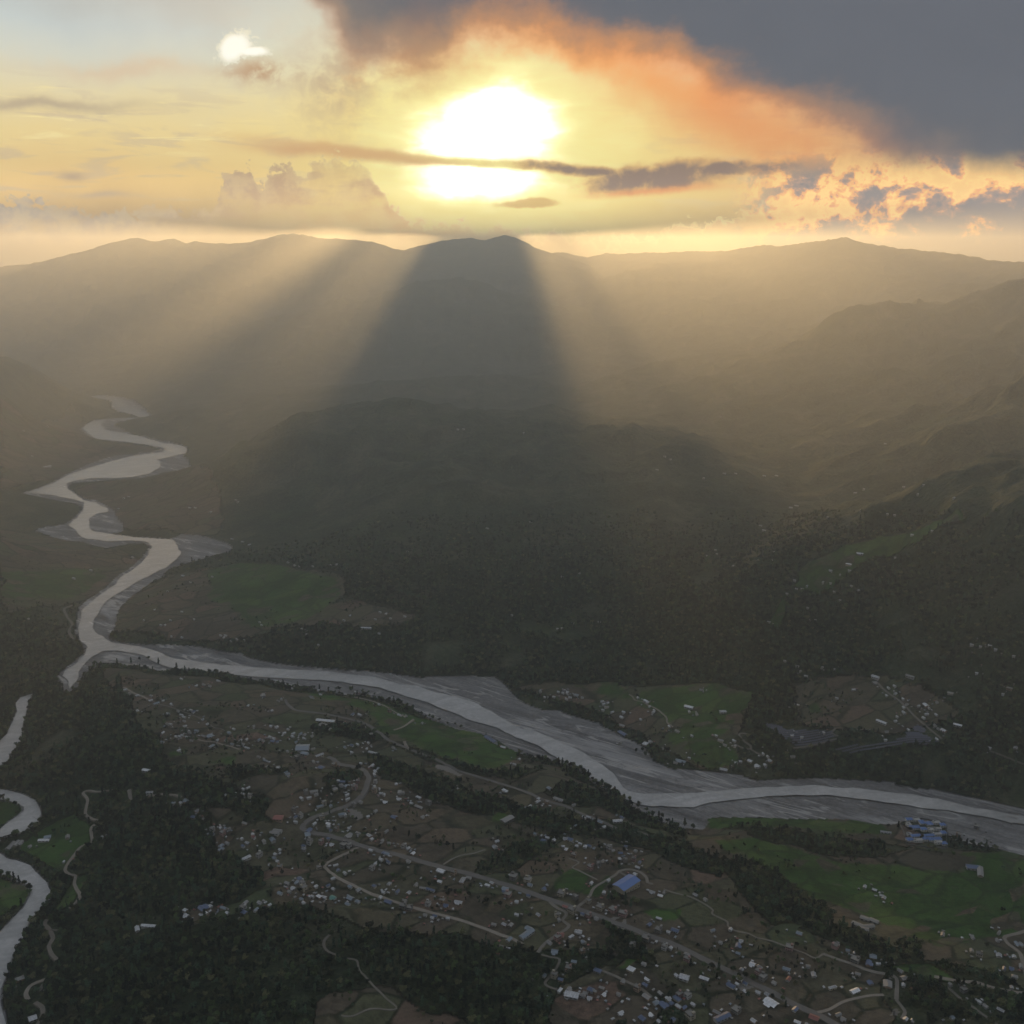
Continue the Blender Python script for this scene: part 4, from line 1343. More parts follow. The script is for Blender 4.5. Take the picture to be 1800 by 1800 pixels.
hs(600, 1380, 6, """350,70,p 420,100 450,115 465,190 615,85,g,14,8 650,95,g 610,160 815,142,w,13,6 740,205 920,205,p 820,245,g,20,7 360,287,g 555,350,b,12,9 855,350,g 475,500,g 505,625,g 430,600,g
660,660,p 703,680,r 755,735 485,735,l,11,7 450,725,b 420,800 498,825,b 360,842 325,890,p 710,815,g 1720,75 1640,605 1620,665,w,9,8 1050,920,w,15,9 1185,945,p 1345,990,g
1278,1018,w,17,8 1040,1035 1540,1070 1590,1048 120,1070,l 190,1115 345,1080,b 505,1060 445,1145,w,6,5 590,1140,b 710,1150 785,1065,g 860,1100,g,12,5 940,1115,b,18,5 1730,1105,l,12,8
1715,1140,b 1755,1170,p,12,10 1065,1245,p 1105,1285,b 1235,1250,w,14,7 410,1200,r 500,1240,b,14,8 670,1235,g 730,1310,p 650,1300,p 885,1385,g 990,1395,b 1130,1415 960,1415,w,6,5 915,1272,p""")
hs(850, 1430, 6, """545,228,l 635,298,b,11,8 675,268 740,295 905,285,b,14,9 865,280 840,360 870,393,w,10,6 985,355 1020,332 1070,365 1115,355,b 955,455,p 1325,370,p 1365,405,g 1445,430,b 1500,360,b 1605,407,g
1440,495 1495,515,p 1585,500,p 1645,530,b 1125,590,p 1215,550,p 1255,515,g 1625,580 1065,60 1110,45 1235,92,l,13,7 1460,55,b 1270,155 970,147,l 315,690,p,14,11 465,715,p,13,11
490,765,l 635,808,b 820,860,p,12,11 965,900,p 1085,925,p 475,880,b 350,945 855,975,r 935,1035,p,12,11 1135,750 1305,710 1270,850 1600,655 1780,840 1230,1010,p,12,10 1365,1035,p,12,10
1470,1080,p,14,8 1310,1165,r 1110,1090,p 1190,1120,g 1045,1075,b 775,1090,p 800,1135,g 350,1080 580,1085,w,9,6 110,1185,g 220,1185 285,1190,g 270,1345,l,11,7 190,1420,g
1000,1265,w,12,8 925,1315 820,1295,r 780,1330,p 690,1375,g 1050,1370,l 1745,1190,b 1715,1340,p,13,11""")
hs(900, 1560, 6, """450,690,l,11,9 595,870,p 655,797,l 910,890,b,13,8 340,945,l 445,950,p 515,985,b 500,1095,w,10,5 600,1085,g 775,1130,g 745,1155,g 820,1185 830,1095,b,11,8 865,1110,g 945,1075,g 1125,1140,g
1165,1005,g 1320,1085,p 1420,1170,g,13,8 1255,880,w,12,10 1390,820,g 1405,1045,b 1425,990 1520,1230,l,9,8 1640,1190 1740,1190,b,13,8 1600,1260,b,14,9 1145,1340 1370,1395,b,11,8 1470,1360 1755,1270
740,690,p 760,590,g 965,1150 1545,470,p 1720,465,b,13,8 1650,485 1270,630,p 1610,650,p 1670,655 1550,340""")
hs(1150, 1560, 6, """65,100 435,92 540,140,g 615,468,l 700,595,g 880,632,b,11,7 885,712,l 810,455 915,580 345,775,p 345,720,g 235,945,w,7,5 525,975,w,15,7 810,1050,b,14,8 900,985 960,1030,b 875,1035,w,6,5
1035,825,w,9,8 1110,858,g 1095,910,p 1145,970,p,12,9 920,885 1265,1020,g 1395,875,l,12,7 1415,980,r,10,6 1465,655,p,12,10 1530,500,l,10,8 1620,845,g 1680,935,w,11,7 1095,1125 1190,1145
1230,1230,w,20,13 1485,1300,b 660,1335,g,12,6 865,1315,p,12,10 1048,1425 1685,1390,r,14,10 1510,1435 235,1195,b 410,1250,w,7,5 350,1160,p 265,1150,p 150,1195 180,1240,b 255,1272 315,1285,b
65,1130,g 380,1370,p,13,10 15,1240,l 50,1430,w,6,5 200,1405,b""")
hs(1400, 1560, 4.5, """305,480,p 325,470,w 405,510,l 465,590,p,13,10 570,612,b,13,8 605,558,l,11,9 645,615 820,672,g,10,7 845,730,g,9,9 845,785 720,775,g,16,12 583,765,b,9,8 485,697,g 285,805,w,14,5
460,830,w,15,8 330,1015,g 370,1050,g 855,1050 1215,780,g 1320,825,p 1395,408,g 1600,370,g,11,4 1590,430,g 1385,512,g 1445,550,p 1600,550,w,9,8 1720,560 1745,460,l,12,6 1780,465 1640,655,b
1700,650,b 1725,718,g 1785,640,g 1450,920 1615,982,w,11,6 1495,950,g 1155,383,g 690,92,w,9,7 672,75,w,7,5 618,28 540,5 1230,1043,l 1700,808,w,6,5""")
hs(1100, 1180, 6, """130,290 205,322,w,15,7 225,345 255,375 290,440 300,420 670,437 750,462,g,12,6 158,516 460,592 545,640,g,14,7 700,690,w,8,5 955,688 1000,740,g,14,9 1145,742 1045,785,g 1152,798
205,775,w,16,12 260,752,w,10,8 405,828,g,12,5 580,955,l,24,9 525,975,g 670,925 1165,975 1210,963 1310,955,w,12,9 1390,1010,w,13,9 1470,998 1525,955,w,12,7 1448,880 1498,910
1755,690,w,6,5 800,205,g,12,5 1755,910""")
hs(1380, 1180, 4.286, """675,90,g,12,9 515,145 390,210 90,260,w,12,5 825,118 780,132 765,190 830,175 890,215 915,255,g 895,280 895,318,w,14,6 845,350 830,382 1060,262,w,16,10 1005,268 1085,285
1065,330 1045,358 1140,335 1145,240,g 765,462,g 755,525,w,7,6 930,448,w,8,5 1195,452,w,14,9 1130,415,g 1155,440,g 1145,520,w,10,5 1245,170,g,14,9 1690,135,g,14,9 1640,180 1540,597
1735,585,w,13,8 125,503,w,8,5 292,470,w,8,5 52,492,w,8,5 60,650,g 1440,1180,p,11,9 1305,1245,p,10,11 1520,1268,g,12,6 1710,1110,g,22,7""")
hs(200, 1180, 6, """120,205 170,245,g 245,265 390,312,w,11,7 455,345,l,16,7 520,320 400,270,g 255,430,w,11,6 200,412 575,457 570,567,g,11,6 600,570 610,360 680,430,g 715,470 743,493 818,420 840,438,b
745,535,g 950,520,l 985,570 875,637,l,11,7 800,655,g 750,590 660,700 695,700 770,705 725,685 515,660 515,757,l 685,845 820,742,g 950,697,g,14,6 1025,690,l,16,11 1090,738 1185,745,g
1220,660,l,11,7 1268,620 1415,373 1580,265,g,16,9 1475,588,g 1660,590 1715,600 1770,305 1665,425 1335,740 1400,730 1250,780,l 1360,778,g 1410,820,w,13,5 1030,800,l,15,8 1650,703,w,9,6
1680,750,b,12,8 1720,755,b 1530,735,l 1575,740,g 1605,955,l,15,5 1530,912,g 1745,1030 1618,1020,g 765,1378,l,12,8 710,1402 625,1407,l 870,162 950,150,g 1105,110,w,13,6 715,90 1015,165,g""")
hs(480, 1200, 6, """115,543 208,578,w,9,6 160,503 30,480,g 210,548 290,550,l 330,560,g 410,573,g 330,600 10,600 240,637,l 155,735,l 420,710,g,11,5 255,805,p,12,9 510,905,b,13,11 760,692,l 832,672,b,10,7
893,662 985,708,w,6,5 1008,645 833,746 760,440,w,9,5 915,348,w,13,6 838,345,b,12,7 600,500 1030,550,g 970,480,g 1270,695,g 405,165,g 505,135 475,90 880,110,w,13,6
1120,240 1228,312,p 1330,350 1405,360,g 1570,437,g 927,862 1045,885,w,11,6 1080,950,w,12,6 1070,980,w,12,5 1115,920,l 1080,1060,p 1070,1110,r 1070,1155,p 1300,1085 690,1045 730,1055,b,13,7
895,1055,p 865,1115,p,12,9 760,1105,l 720,1095,g 655,1135,g 135,960,l 155,980,l 60,910 430,845,g 645,878,p 140,72,w,10,5 210,72 90,185,l""")
hs(780, 1200, 5.625, """590,648,w,14,7 700,818 745,768 605,1080,w,15,7 1045,1055,l,12,8 925,1190 935,1160 1130,1165,g,22,8 1015,1200,p 1285,1220,g 1063,1300,w,6,5 850,1235 150,1065,w,9,4
955,98,g 1135,100 1180,110 1220,112 1225,100 1250,155 1215,172 1310,130,l,13,9 1370,155,g 1000,152 1040,155 1090,150 1565,195 1580,220 1620,210 1610,250,g,12,6 1575,280 1665,300 1760,350,w,12,7 1780,300
1765,435,g,14,9 1750,595,g""")
hs(0, 1380, 4.286, """225,470,g 150,1470,g,14,10 1460,250,b,11,8 1405,995,w,9,7 1395,955 1525,940,b,15,10 1525,995,w,10,5 1305,148 1480,205,g 1535,262,g 510,400,g,12,8 770,402,w,6,5 480,588,w,6,4""")
hs(0, 600, 3, """125,473 250,450,w,18,8 170,607 655,830 680,822 625,885 1000,880,w,14,8 1030,880 1110,903 1245,840 1255,850 1225,1045 1280,1060 1315,1075 1520,1170 1555,1185 1580,1190 1650,1190 1740,1185 1775,1180 700,1142
480,1210 390,1253 965,1240 1005,1275 1120,1245 885,1322 815,1420 960,1430 850,1500 870,1500 900,1475 760,1475 1025,1470 1220,1585 1250,1575 1180,1565 1290,1580 1370,1485 1380,1500 1620,1550
1615,1530 1590,1520 1680,1605 1165,1555 1190,1555 960,1565 905,1560 220,1585 150,1468""")
hs(600, 600, 3, """615,467 645,465 960,485 1665,680 1705,610 1735,625 350,1112 770,990 1000,955 1255,1228 1165,1245 900,1448 1140,1520 1165,1518 1220,1490 1360,1485 45,1450 15,1475 180,1470 205,1432 235,1440 260,1465
335,1455 200,1545 300,1565 350,1540 260,1760""")
hs(1200, 600, 3, """200,402 1068,543 110,725 220,700 280,700 430,712 495,712 955,783 910,803 1165,770 1270,762 1240,810 1430,830 570,880 600,870 940,895 1080,915 1115,920 765,932 180,1125 175,1105 130,1135 265,1188
240,1165 395,1155 480,1115 470,1160 355,1220 220,1248 935,1123,w,20,9 875,1180,w,18,8 780,1213 880,1213 830,1235 590,1265 600,1310 630,1310 655,1295 740,1275 780,1280 1210,1025 1315,1005 800,1325 830,1370
890,1295 930,1318 550,1335 455,1485 660,1410 700,1475 735,1725 805,1735 620,1745 650,1770 1525,1605 1570,1615 1620,1610 1650,1630 1550,1755 540,1690 605,1718 1745,1665 1120,1145 430,1000 410,975""")

rng = random.Random(7)
hp = ground([(h[0], h[1]) for h in HS])
TILT = {}
# direction of the town's grid: along the main road
mr = RIB[0][0]


def road_dir(x, y):
    best, a = 1e9, 0.0
    for q, w in RIB:
        d = np.hypot(q[:, 0] - x, q[:, 1] - y)
        i = int(d.argmin())
        if d[i] < best and len(q) > 3:
            best = d[i]
            j = min(max(i, 1), len(q) - 2)
            a = math.atan2(*(q[j + 1] - q[j - 1])[::-1])
    return best, a


NAMES = [  # places the houses can be told by: name, pixel
    ("by the road bend beside the pale yard", 590, 1400), ("below the hairpin of the village road", 600, 1545), ("by the road junction with the grey bus yard", 600, 1480),
    ("in the open fields left of the hairpin", 440, 1490), ("on the forest edge below the fields", 440, 1600), ("along the first stretch of the main road", 700, 1500),
    ("between the main road and the village road", 760, 1560), ("along the lower village road", 720, 1590), ("near the clump of trees above the main road", 1000, 1490),
    ("around the big blue hall", 1100, 1530), ("at the crossing below the blue hall", 1040, 1600), ("by the winding track below the crossing", 1010, 1650),
    ("in the hamlet by the long white shed", 1020, 1740), ("in the dark hamlet at the bottom edge", 1160, 1765), ("beside the small crossroads on the main road", 1320, 1720),
    ("in the brown fields right of the main road", 1290, 1660), ("along the footpath in the right-hand fields", 1400, 1680), ("where the lane turns beside the dark wood", 1540, 1690),
    ("at the bottom right beyond the dark wood", 1720, 1720), ("in the green fields on the right", 1560, 1580), ("beside the white lane on the far right", 1770, 1680),
    ("on the far bank beside the white lane", 1150, 1245), ("on the far bank near the gravel bend", 1190, 1340), ("among trees above the river near the solar field", 1340, 1345),
    ("in the valley village above the solar field", 1590, 1240), ("around the solar field", 1500, 1290), ("on the gravel near the blue-roofed compound", 1710, 1460),
    ("along the white lane at the head of the terrace", 290, 1240), ("in the hamlet left of the pale blue hall", 380, 1295), ("beside the pale blue hall", 530, 1310),
    ("between the pale blue hall and the road bend", 600, 1370), ("on the green bank beside the river", 690, 1250), ("on the river terrace below the green field", 880, 1390),
    ("on the far bank above the gravel", 1000, 1225), ("along the river road near the bluff", 970, 1410), ("on the wooded slope at the left", 260, 1420),
    ("in the river loop at the left edge", 60, 1480), ("by the green field beyond the confluence", 450, 1060), ("on the far plain beside the upper river", 150, 830),
    ("in the hamlet across the river under the hill", 680, 1110), ("on the hill slopes beyond the river", 950, 1020), ("in the misty side valley", 1400, 1020), ("on the hazy upper slopes", 1400, 850),
    ("on the right-hand hillside", 1780, 1220),
]
NP = np.array([(n[1], n[2]) for n in NAMES], float)
ROOFWORD = {'w': "white-roofed", 'g': "grey-roofed", 'b': "blue-roofed", 'l': "pale-blue-roofed", 'r': "rust-red", 'p': "flat-roofed concrete", 'n': "green-roofed"}
ORD = ["first", "second", "third", "fourth", "fifth", "sixth", "seventh", "eighth", "ninth", "tenth", "eleventh", "twelfth", "thirteenth", "fourteenth", "fifteenth", "sixteenth", "seventeenth", "eighteenth", "nineteenth", "twentieth"]

rec = []
for i, h in enumerate(HS):
    L = h[3] * 0.78 or rng.uniform(4.6, 8.0)
    W = h[4] * 0.78 or rng.uniform(3.6, 5.2)
    if h[2] == 'p' and not h[3]:
        L, W = rng.uniform(6, 8.5), rng.uniform(5, 7)
    D = float(np.hypot(np.hypot(hp[i][0], hp[i][1]), hp[i][2] - H_CAM))
    rec.append(dict(i=i, px=h[0], py=h[1], c=h[2], L=L, W=W, p=hp[i], size=L * W / D / D * (1.6 if h[2] == 'p' else 1.0), D=D))
rec.sort(key=lambda r: -r['size'])
big, rest = rec[:300], rec[300:]
groups = {}
for r in big:
    r['place'] = int(np.hypot(NP[:, 0] - r['px'], (NP[:, 1] - r['py']) * 1.3).argmin())
    groups.setdefault((r['place'], r['c']), []).append(r)
for (pl, c), lst in groups.items():
    lst.sort(key=lambda r: r['px'])
    word = ROOFWORD[c]
    for k, r in enumerate(lst):
        if len(lst) == 1:
            r['label'] = f"the only {word} house {NAMES[pl][0]}"
        elif k == 0:
            r['label'] = f"leftmost {word} house {NAMES[pl][0]}"
        elif k == len(lst) - 1:
            r['label'] = f"rightmost {word} house {NAMES[pl][0]}"
        else:
            r['label'] = f"{ORD[k]} {word} house from the left {NAMES[pl][0]}"
HOUSE_XY = []
for r in rec:
    if r['D'] > 3300 and not HS[r['i']][3]:
        r['L'], r['W'] = rng.uniform(8, 12), rng.uniform(6, 8)
    x, y, z = r['p']
    bd, a = road_dir(x, y)
    if bd < r['W'] * 0.5 + 5.5 and r['D'] < 3500:      # keep off the road: push sideways
        q = min(RIB, key=lambda t: np.hypot(t[0][:, 0] - x, t[0][:, 1] - y).min())
        d = np.hypot(q[0][:, 0] - x, q[0][:, 1] - y)
        k = int(d.argmin())
        v = np.array([x, y]) - q[0][k]
        n = v / (np.hypot(*v) + 1e-6) if np.hypot(*v) > 0.3 else np.array([-math.sin(a), math.cos(a)])
        need = q[1] * 0.5 + r['W'] * 0.5 + 1.0
        if d[k] < need:
            x, y = q[0][k] + n * need
    r['xy'] = (x, y)
    base = a if bd < 70 else math.atan2(mr[-1][1] - mr[60][1], mr[-1][0] - mr[60][0])
    r['rot'] = base + rng.choice([0, 0, math.pi / 2, math.pi]) * 1.0 + rng.uniform(-0.14, 0.14)
    if r['L'] > 14:
        r['rot'] = base + rng.uniform(-0.1, 0.1)
    r['form'] = 'concrete' if r['c'] == 'p' else rng.choice(['tin', 'tin', 'hip', 'lean'])
    if r['c'] == 'r' and r['L'] > 13:
        r['form'] = 'concrete'
    r['wall'] = WALLS[rng.choice([0, 1, 1, 2, 3, 4])] if r['c'] == 'p' else WALLS[rng.choice([0, 1, 3, 0, 4])]
    HOUSE_XY.append((x, y, max(r['L'], r['W']) * 0.5))
for r in big:
    x, y = r['xy']
    z = float(zat(x, y))
    nm = "concrete_house" if r['form'] == 'concrete' else "tin_roofed_house"
    e = make_house(nm, x, y, z + 0.1, r['rot'], r['L'], r['W'], rng.uniform(0.85, 1.1), r['c'], r['form'], r['wall'])
    tag(e, r['label'], 'house', 'houses of the river terrace villages')
# the rest: specks far across the valley
V, Fc, mi = [], [], []
for r in rest:
    x, y = r['xy']
    z = float(zat(x, y))
    ca, sa = math.cos(r['rot']), math.sin(r['rot'])
    v, f = [], []
    box(v, f, -r['L'] / 2, r['L'] / 2, -r['W'] / 2, r['W'] / 2, -2.5, 3.0)
    n1_ = len(f)
    gable(v, f, -r['L'] / 2 - 0.5, r['L'] / 2 + 0.5, -r['W'] / 2 - 0.5, r['W'] / 2 + 0.5, 2.9, 1.6)
    b = len(V)
    V += [(x + p[0] * ca - p[1] * sa, y + p[0] * sa + p[1] * ca, z + p[2]) for p in v]
    Fc += [tuple(q + b for q in t) for t in f]
    mi += [0] * n1_ + [{'w': 1, 'g': 2, 'b': 3, 'l': 4}.get(r['c'], 1)] * (len(f) - n1_)
me = bpy.data.meshes.new("distant_houses")
me.from_pydata(V, [], Fc)
for m in (WALLS[0], ROOF['w'], ROOF['g'], ROOF['b'], ROOF['l']):
    me.materials.append(m)
me.polygons.foreach_set("material_index", np.array(mi, np.int32))
dh = bpy.data.objects.new("distant_houses", me)
col.objects.link(dh)
tag(dh, "tiny pale specks of far houses scattered over the valley slopes", "houses", kind='stuff')


# lean-tos, cattle sheds and stores crowding round the houses
V, Fc, mi = [], [], []
near_ = [r for r in rec if r['D'] < 2600]
for r in near_:
    for k in range(rng.choice([1, 1, 2, 2, 3])):
        a_ = rng.uniform(0, 2 * math.pi)
        dd_ = r['L'] * 0.5 + rng.uniform(4, 15)
        x, y = r['xy'][0] + math.cos(a_) * dd_, r['xy'][1] + math.sin(a_) * dd_
        if min(np.hypot(q[:, 0] - x, q[:, 1] - y).min() - w * 0.5 for q, w in RIB) < 3.5:
            continue
        if any(math.hypot(x - hx, y - hy) < hr + 3 for hx, hy, hr in HOUSE_XY):
            continue
        z = float(zat(x, y))
        ro = r['rot'] + rng.choice([0, math.pi / 2])
        ca, sa = math.cos(ro), math.sin(ro)
        l_, w_ = rng.uniform(2.2, 4.6), rng.uniform(1.8, 3.0)
        v, f = [], []
        box(v, f, -l_ / 2, l_ / 2, -w_ / 2, w_ / 2, -1.5, 2.0)
        n1_ = len(f)
        gable(v, f, -l_ / 2 - 0.3, l_ / 2 + 0.3, -w_ / 2 - 0.3, w_ / 2 + 0.3, 1.95, 0.7, 0.1)
        b = len(V)
        V += [(x + p[0] * ca - p[1] * sa, y + p[0] * sa + p[1] * ca, z + p[2]) for p in v]
        Fc += [tuple(q + b for q in t) for t in f]
        mi += [0] * n1_ + [rng.choice([1, 1, 2, 2, 3, 4])] * (len(f) - n1_)
me = bpy.data.meshes.new("outbuildings")
me.from_pydata(V, [], Fc)
for m in (WALLS[1], ROOF['w'], ROOF['g'], ROOF['l'], ROOF['r']):
    me.materials.append(m)
me.polygons.foreach_set("material_index", np.array(mi, np.int32))
ob_ = bpy.data.objects.new("outbuildings", me)
col.objects.link(ob_)
tag(ob_, "tiny sheds and stores crowding round the village houses", "sheds", kind='stuff')

# ------------------------------------------------------------------ larger buildings, each read off the photograph
def along(p, q):
    a = ground([p, q])
    d = a[1] - a[0]
    return (a[0] + a[1]) / 2, math.atan2(d[1], d[0]), float(np.hypot(d[0], d[1]))


def long_building(name, label, cat, p, q, W, hgt, roofc, wall, rise=1.6, group=None, bays=True):
    c, a, L = along(p, q)
    z = float(zat(c[0], c[1]))
    e = bpy.data.objects.new(name, None)
    col.objects.link(e)
    e.location = (c[0], c[1], z)
    e.rotation_euler = (0, 0, a)
    tag(e, label, cat, group)
    v, f = [], []
    box(v, f, -L / 2, L / 2, -W / 2, W / 2, -4, hgt)
    b = len(v)
    v += [(-L / 2, -W / 2, hgt), (-L / 2, W / 2, hgt), (-L / 2, 0, hgt + rise), (L / 2, -W / 2, hgt), (L / 2, W / 2, hgt), (L / 2, 0, hgt + rise)]
    f += [(b + 1, b, b + 2), (b + 3, b + 4, b + 5)]
    mesh_obj("walls", v, f, wall, e)
    v, f = [], []
    gable(v, f, -L / 2 - 0.7, L / 2 + 0.7, -W / 2 - 0.8, W / 2 + 0.8, hgt - 0.15, rise + 0.25)
    mesh_obj("roof", v, f, ROOF[roofc], e)
    if bays:
        n = max(2, min(6, int(L / 5)))
        for k in range(n):
            x0 = -L / 2 + (k + 0.22) * L / n
            s_ = -1 if (math.sin(a) * 0 + math.cos(a)) > 0 else 1
            y0 = s_ * W / 2
            v, f = [], []
            box(v, f, x0, x0 + L / n * 0.5, min(y0, y0 + s_ * 0.07), max(y0, y0 + s_ * 0.07), 1.1, min(2.6, hgt - 0.5))
            mesh_obj("window", v, f, M_WIN, e)
    HOUSE_XY.append((c[0], c[1], L * 0.5))
    return e


A6 = lambda x, y: (360 + x / 6, 1380 + y / 6)
C6 = lambda x, y: (850 + x / 6, 1430 + y / 6)
D6 = lambda x, y: (900 + x / 6, 1560 + y / 6)
E6 = lambda x, y: (1150 + x / 6, 1560 + y / 6)
L4 = lambda x, y: (x / 4.286, 1380 + y / 4.286)
J6 = lambda x, y: (480 + x / 6, 1200 + y / 6)
H4 = lambda x, y: (1380 + x / 4.286, 1180 + y / 4.286)
R3 = lambda x, y: (1200 + x / 3, 1200 + y / 3)
long_building("sports_hall", "big blue-roofed hall with tall pale walls above the crossing", "hall", C6(1420, 830), C6(1590, 745), 22, 9.5, 'B', WALLS[4], 2.6)
long_building("market_hall", "wide pale blue hall roof in the middle of the terrace villages", "hall", J6(245, 715), J6(380, 718), 24, 8, 'l', WALLS[0], 2.6)
long_building("market_annex", "narrow pale blue wing on the near side of the wide pale blue hall", "building", J6(300, 762), J6(370, 766), 8, 4, 'l', WALLS[0], 1.2)
long_building("school_wing", "long grey-white wing of the L-shaped school below the village road", "school", D6(95, 548), D6(215, 468), 8, 4, 'l', WALLS[0])
long_building("school_wing", "short blue-white wing of the L-shaped school below the village road", "school", D6(150, 440), D6(205, 472), 7, 4, 'l', WALLS[0])
long_building("poultry_shed", "long bright white-roofed shed in the bottom hamlet", "shed", D6(560, 1138), D6(700, 1165), 10, 3.6, 'w', WALLS[0], 1.4)
long_building("long_shed", "upper of the twin grey sheds left of the hairpin", "shed", A6(725, 475), A6(812, 505), 6, 3.2, 'g', WALLS[0], group="twin sheds left of the hairpin")
long_building("long_shed", "lower of the twin grey sheds left of the hairpin", "shed", A6(690, 495), A6(780, 535), 6, 3.2, 'g', WALLS[0], group="twin sheds left of the hairpin")
long_building("white_shed", "slim white shed at the forest edge left of the village", "shed", A6(392, 795), A6(478, 768), 6, 3.2, 'w', WALLS[0])
long_building("narrow_shed", "narrow slanting grey shed above the forest-edge houses", "shed", A6(412, 1275), A6(445, 1240), 5, 3.0, 'g', WALLS[1])
long_building("red_roofed_hall", "dull red-roofed building at the edge of the wood near the hairpin", "building", A6(730, 340), A6(825, 368), 13, 3.6, 'r', WALLS[3])
long_building("open_hall", "large grey gabled building alone in the brown fields", "building", (600 + 1700 / 6, 1380 + 400 / 6), (600 + 1800 / 6, 1380 + 362 / 6), 11, 5, 'g', WALLS[1])
long_building("farm_shed", "longest of the three pale sheds inside the river loop", "shed", L4(55, 495), L4(110, 435), 7, 3, 'g', WALLS[0], group="pale sheds in the river loop")
long_building("farm_shed", "middle of the three pale sheds inside the river loop", "shed", L4(110, 468), L4(140, 430), 7, 3, 'g', WALLS[0], group="pale sheds in the river loop")
long_building("farm_shed", "right-hand of the three pale sheds inside the river loop", "shed", L4(138, 462), L4(165, 430), 7, 3, 'g', WALLS[0], group="pale sheds in the river loop")
long_building("farm_store", "light blue-roofed store inside the river loop", "shed", L4(335, 410), L4(385, 395), 9, 3.6, 'l', WALLS[0])
long_building("farm_store", "low white store in front of the light blue one in the river loop", "shed", L4(292, 428), L4(372, 420), 6, 3.0, 'w', WALLS[0])
long_building("white_shelter", "white-roofed building at the bottom left by the sandy bend", "building", L4(220, 1785), L4(275, 1758), 9, 4, 'w', WALLS[0])
long_building("long_low_shed", "thin pale shed lying in the dark wood at the left", "shed", L4(1070, 1078), L4(1170, 1064), 4.5, 2.8, 'w', WALLS[0])
long_building("small_shed", "short pale shed at the end of the thin one in the dark wood", "shed", L4(1032, 1078), L4(1038, 1112), 5, 2.8, 'w', WALLS[0])
long_building("white_barn", "small bright white barn on the wooded slope below the green field", "barn", (200 + 310 / 6, 1180 + 1052 / 6), (200 + 378 / 6, 1180 + 1060 / 6), 7, 3.2, 'w', WALLS[0])
long_building("roadside_barn", "bright white barn above the short sandy lane in the wood", "barn", (200 + 345 / 6, 1180 + 1302 / 6), (200 + 415 / 6, 1180 + 1284 / 6), 6, 3.2, 'w', WALLS[0])
long_building("terrace_school", "long white-roofed school on the terrace above the pale blue hall", "school", J6(460, 402), J6(650, 432), 9, 4.5, 'w', WALLS[4])
long_building("terrace_school_block", "grey block behind the ragged court of the terrace school", "school", J6(500, 455), J6(570, 475), 12, 4.5, 'g', WALLS[1])
long_building("row_building", "long beige row below the pale blue hall", "building", J6(450, 783), J6(528, 785), 6, 3.2, 'w', WALLS[4])
long_building("row_building", "long beige row right of the pale blue hall on the slope", "building", J6(1012, 738), J6(1098, 765), 6, 3.2, 'w', WALLS[4])
long_building("riverside_barn", "blue-roofed barn on the green field beside the river", "barn", (780 + 415 / 5.625, 1200 + 545 / 5.625), (780 + 515 / 5.625, 1200 + 605 / 5.625), 9, 4, 'b', WALLS[0])
long_building("gravel_shed", "blue-roofed shed on the far bank beside the gravel", "shed", (780 + 1735 / 5.625, 1200 + 495 / 5.625), (780 + 1800 / 5.625, 1200 + 535 / 5.625), 9, 4, 'b', WALLS[1])
long_building("bridge_deck_shed", "bright white long roof standing on the gravel under the far wooded bank", "shed", (1100 + 990 / 6, 1180 + 1048 / 6), (1100 + 1070 / 6, 1180 + 1066 / 6), 8, 5, 'w', WALLS[1])
long_building("field_school", "long pale roof in the bright green fields of the far bank", "school", (1100 + 622 / 6, 1180 + 380 / 6), (1100 + 708 / 6, 1180 + 398 / 6), 9, 4, 'w', WALLS[0])
long_building("field_barn", "white barn right of the long pale roof on the far bank", "barn", (1100 + 990 / 6, 1180 + 443 / 6), (1100 + 1055 / 6, 1180 + 435 / 6), 9, 4, 'w', WALLS[0])
long_building("hill_school", "upper bright roof at the top of the valley village", "school", H4(655, 38), H4(705, 62), 8, 4, 'w', WALLS[0])
long_building("white_hall", "long white hall among trees left of the valley village", "hall", H4(690, 378), H4(762, 406), 7, 4, 'w', WALLS[0])
long_building("slope_hall", "pale long roof at the right of the valley village", "hall", H4(1270, 406), H4(1330, 424), 7, 4, 'w', WALLS[0])
long_building("slope_shed", "pale shed high on the slope above the valley village", "shed", H4(912, 36), H4(972, 58), 7, 4, 'g', WALLS[0])
long_building("bank_wall_shed", "low pale building between the gravel and the dark scrub left of the compound", "shed", H4(718, 1217), H4(798, 1226), 5, 3, 'w', WALLS[0])
long_building("workshop", "blue-roofed long wing of the L-shaped workshop below the compound", "workshop", R3(1495, 978), R3(1560, 986), 11, 4.5, 'b', WALLS[0])
long_building("workshop_wing", "grey short wing of the L-shaped workshop below the compound", "workshop", R3(1566, 985), R3(1570, 1028), 8, 4, 'g', WALLS[4])
long_building("white_store", "bright white-roofed store below the main road near the crossroads", "store", E6(270, 952), E6(362, 985), 9, 4, 'w', WALLS[0])
long_building("long_blue_barn", "long blue-roofed barn at the bottom edge below the crossroads", "barn", E6(645, 1425), E6(785, 1355), 8, 4, 'b', WALLS[0])
long_building("white_row", "white roof chain beside the river road under the bluff", "building", C6(1365, 95), C6(1460, 92), 7, 3.5, 'w', WALLS[0])
long_building("bus_shed", "pale blue-white shed beside the bus yard junction", "shed", A6(1060, 550), A6(1108, 535), 11, 4.5, 'l', WALLS[0])
long_building("far_row", "bright row of far white roofs on the misty plain left of the upper river", "building", (230 / 3, 600 + 664 / 3), (268 / 3, 600 + 663 / 3), 12, 5, 'w', WALLS[0])
long_building("far_row", "tiny pale row across the river under the wooded hill", "building", (600 + 105 / 3, 600 + 1517 / 3), (600 + 158 / 3, 600 + 1518 / 3), 8, 4, 'w', WALLS[0])
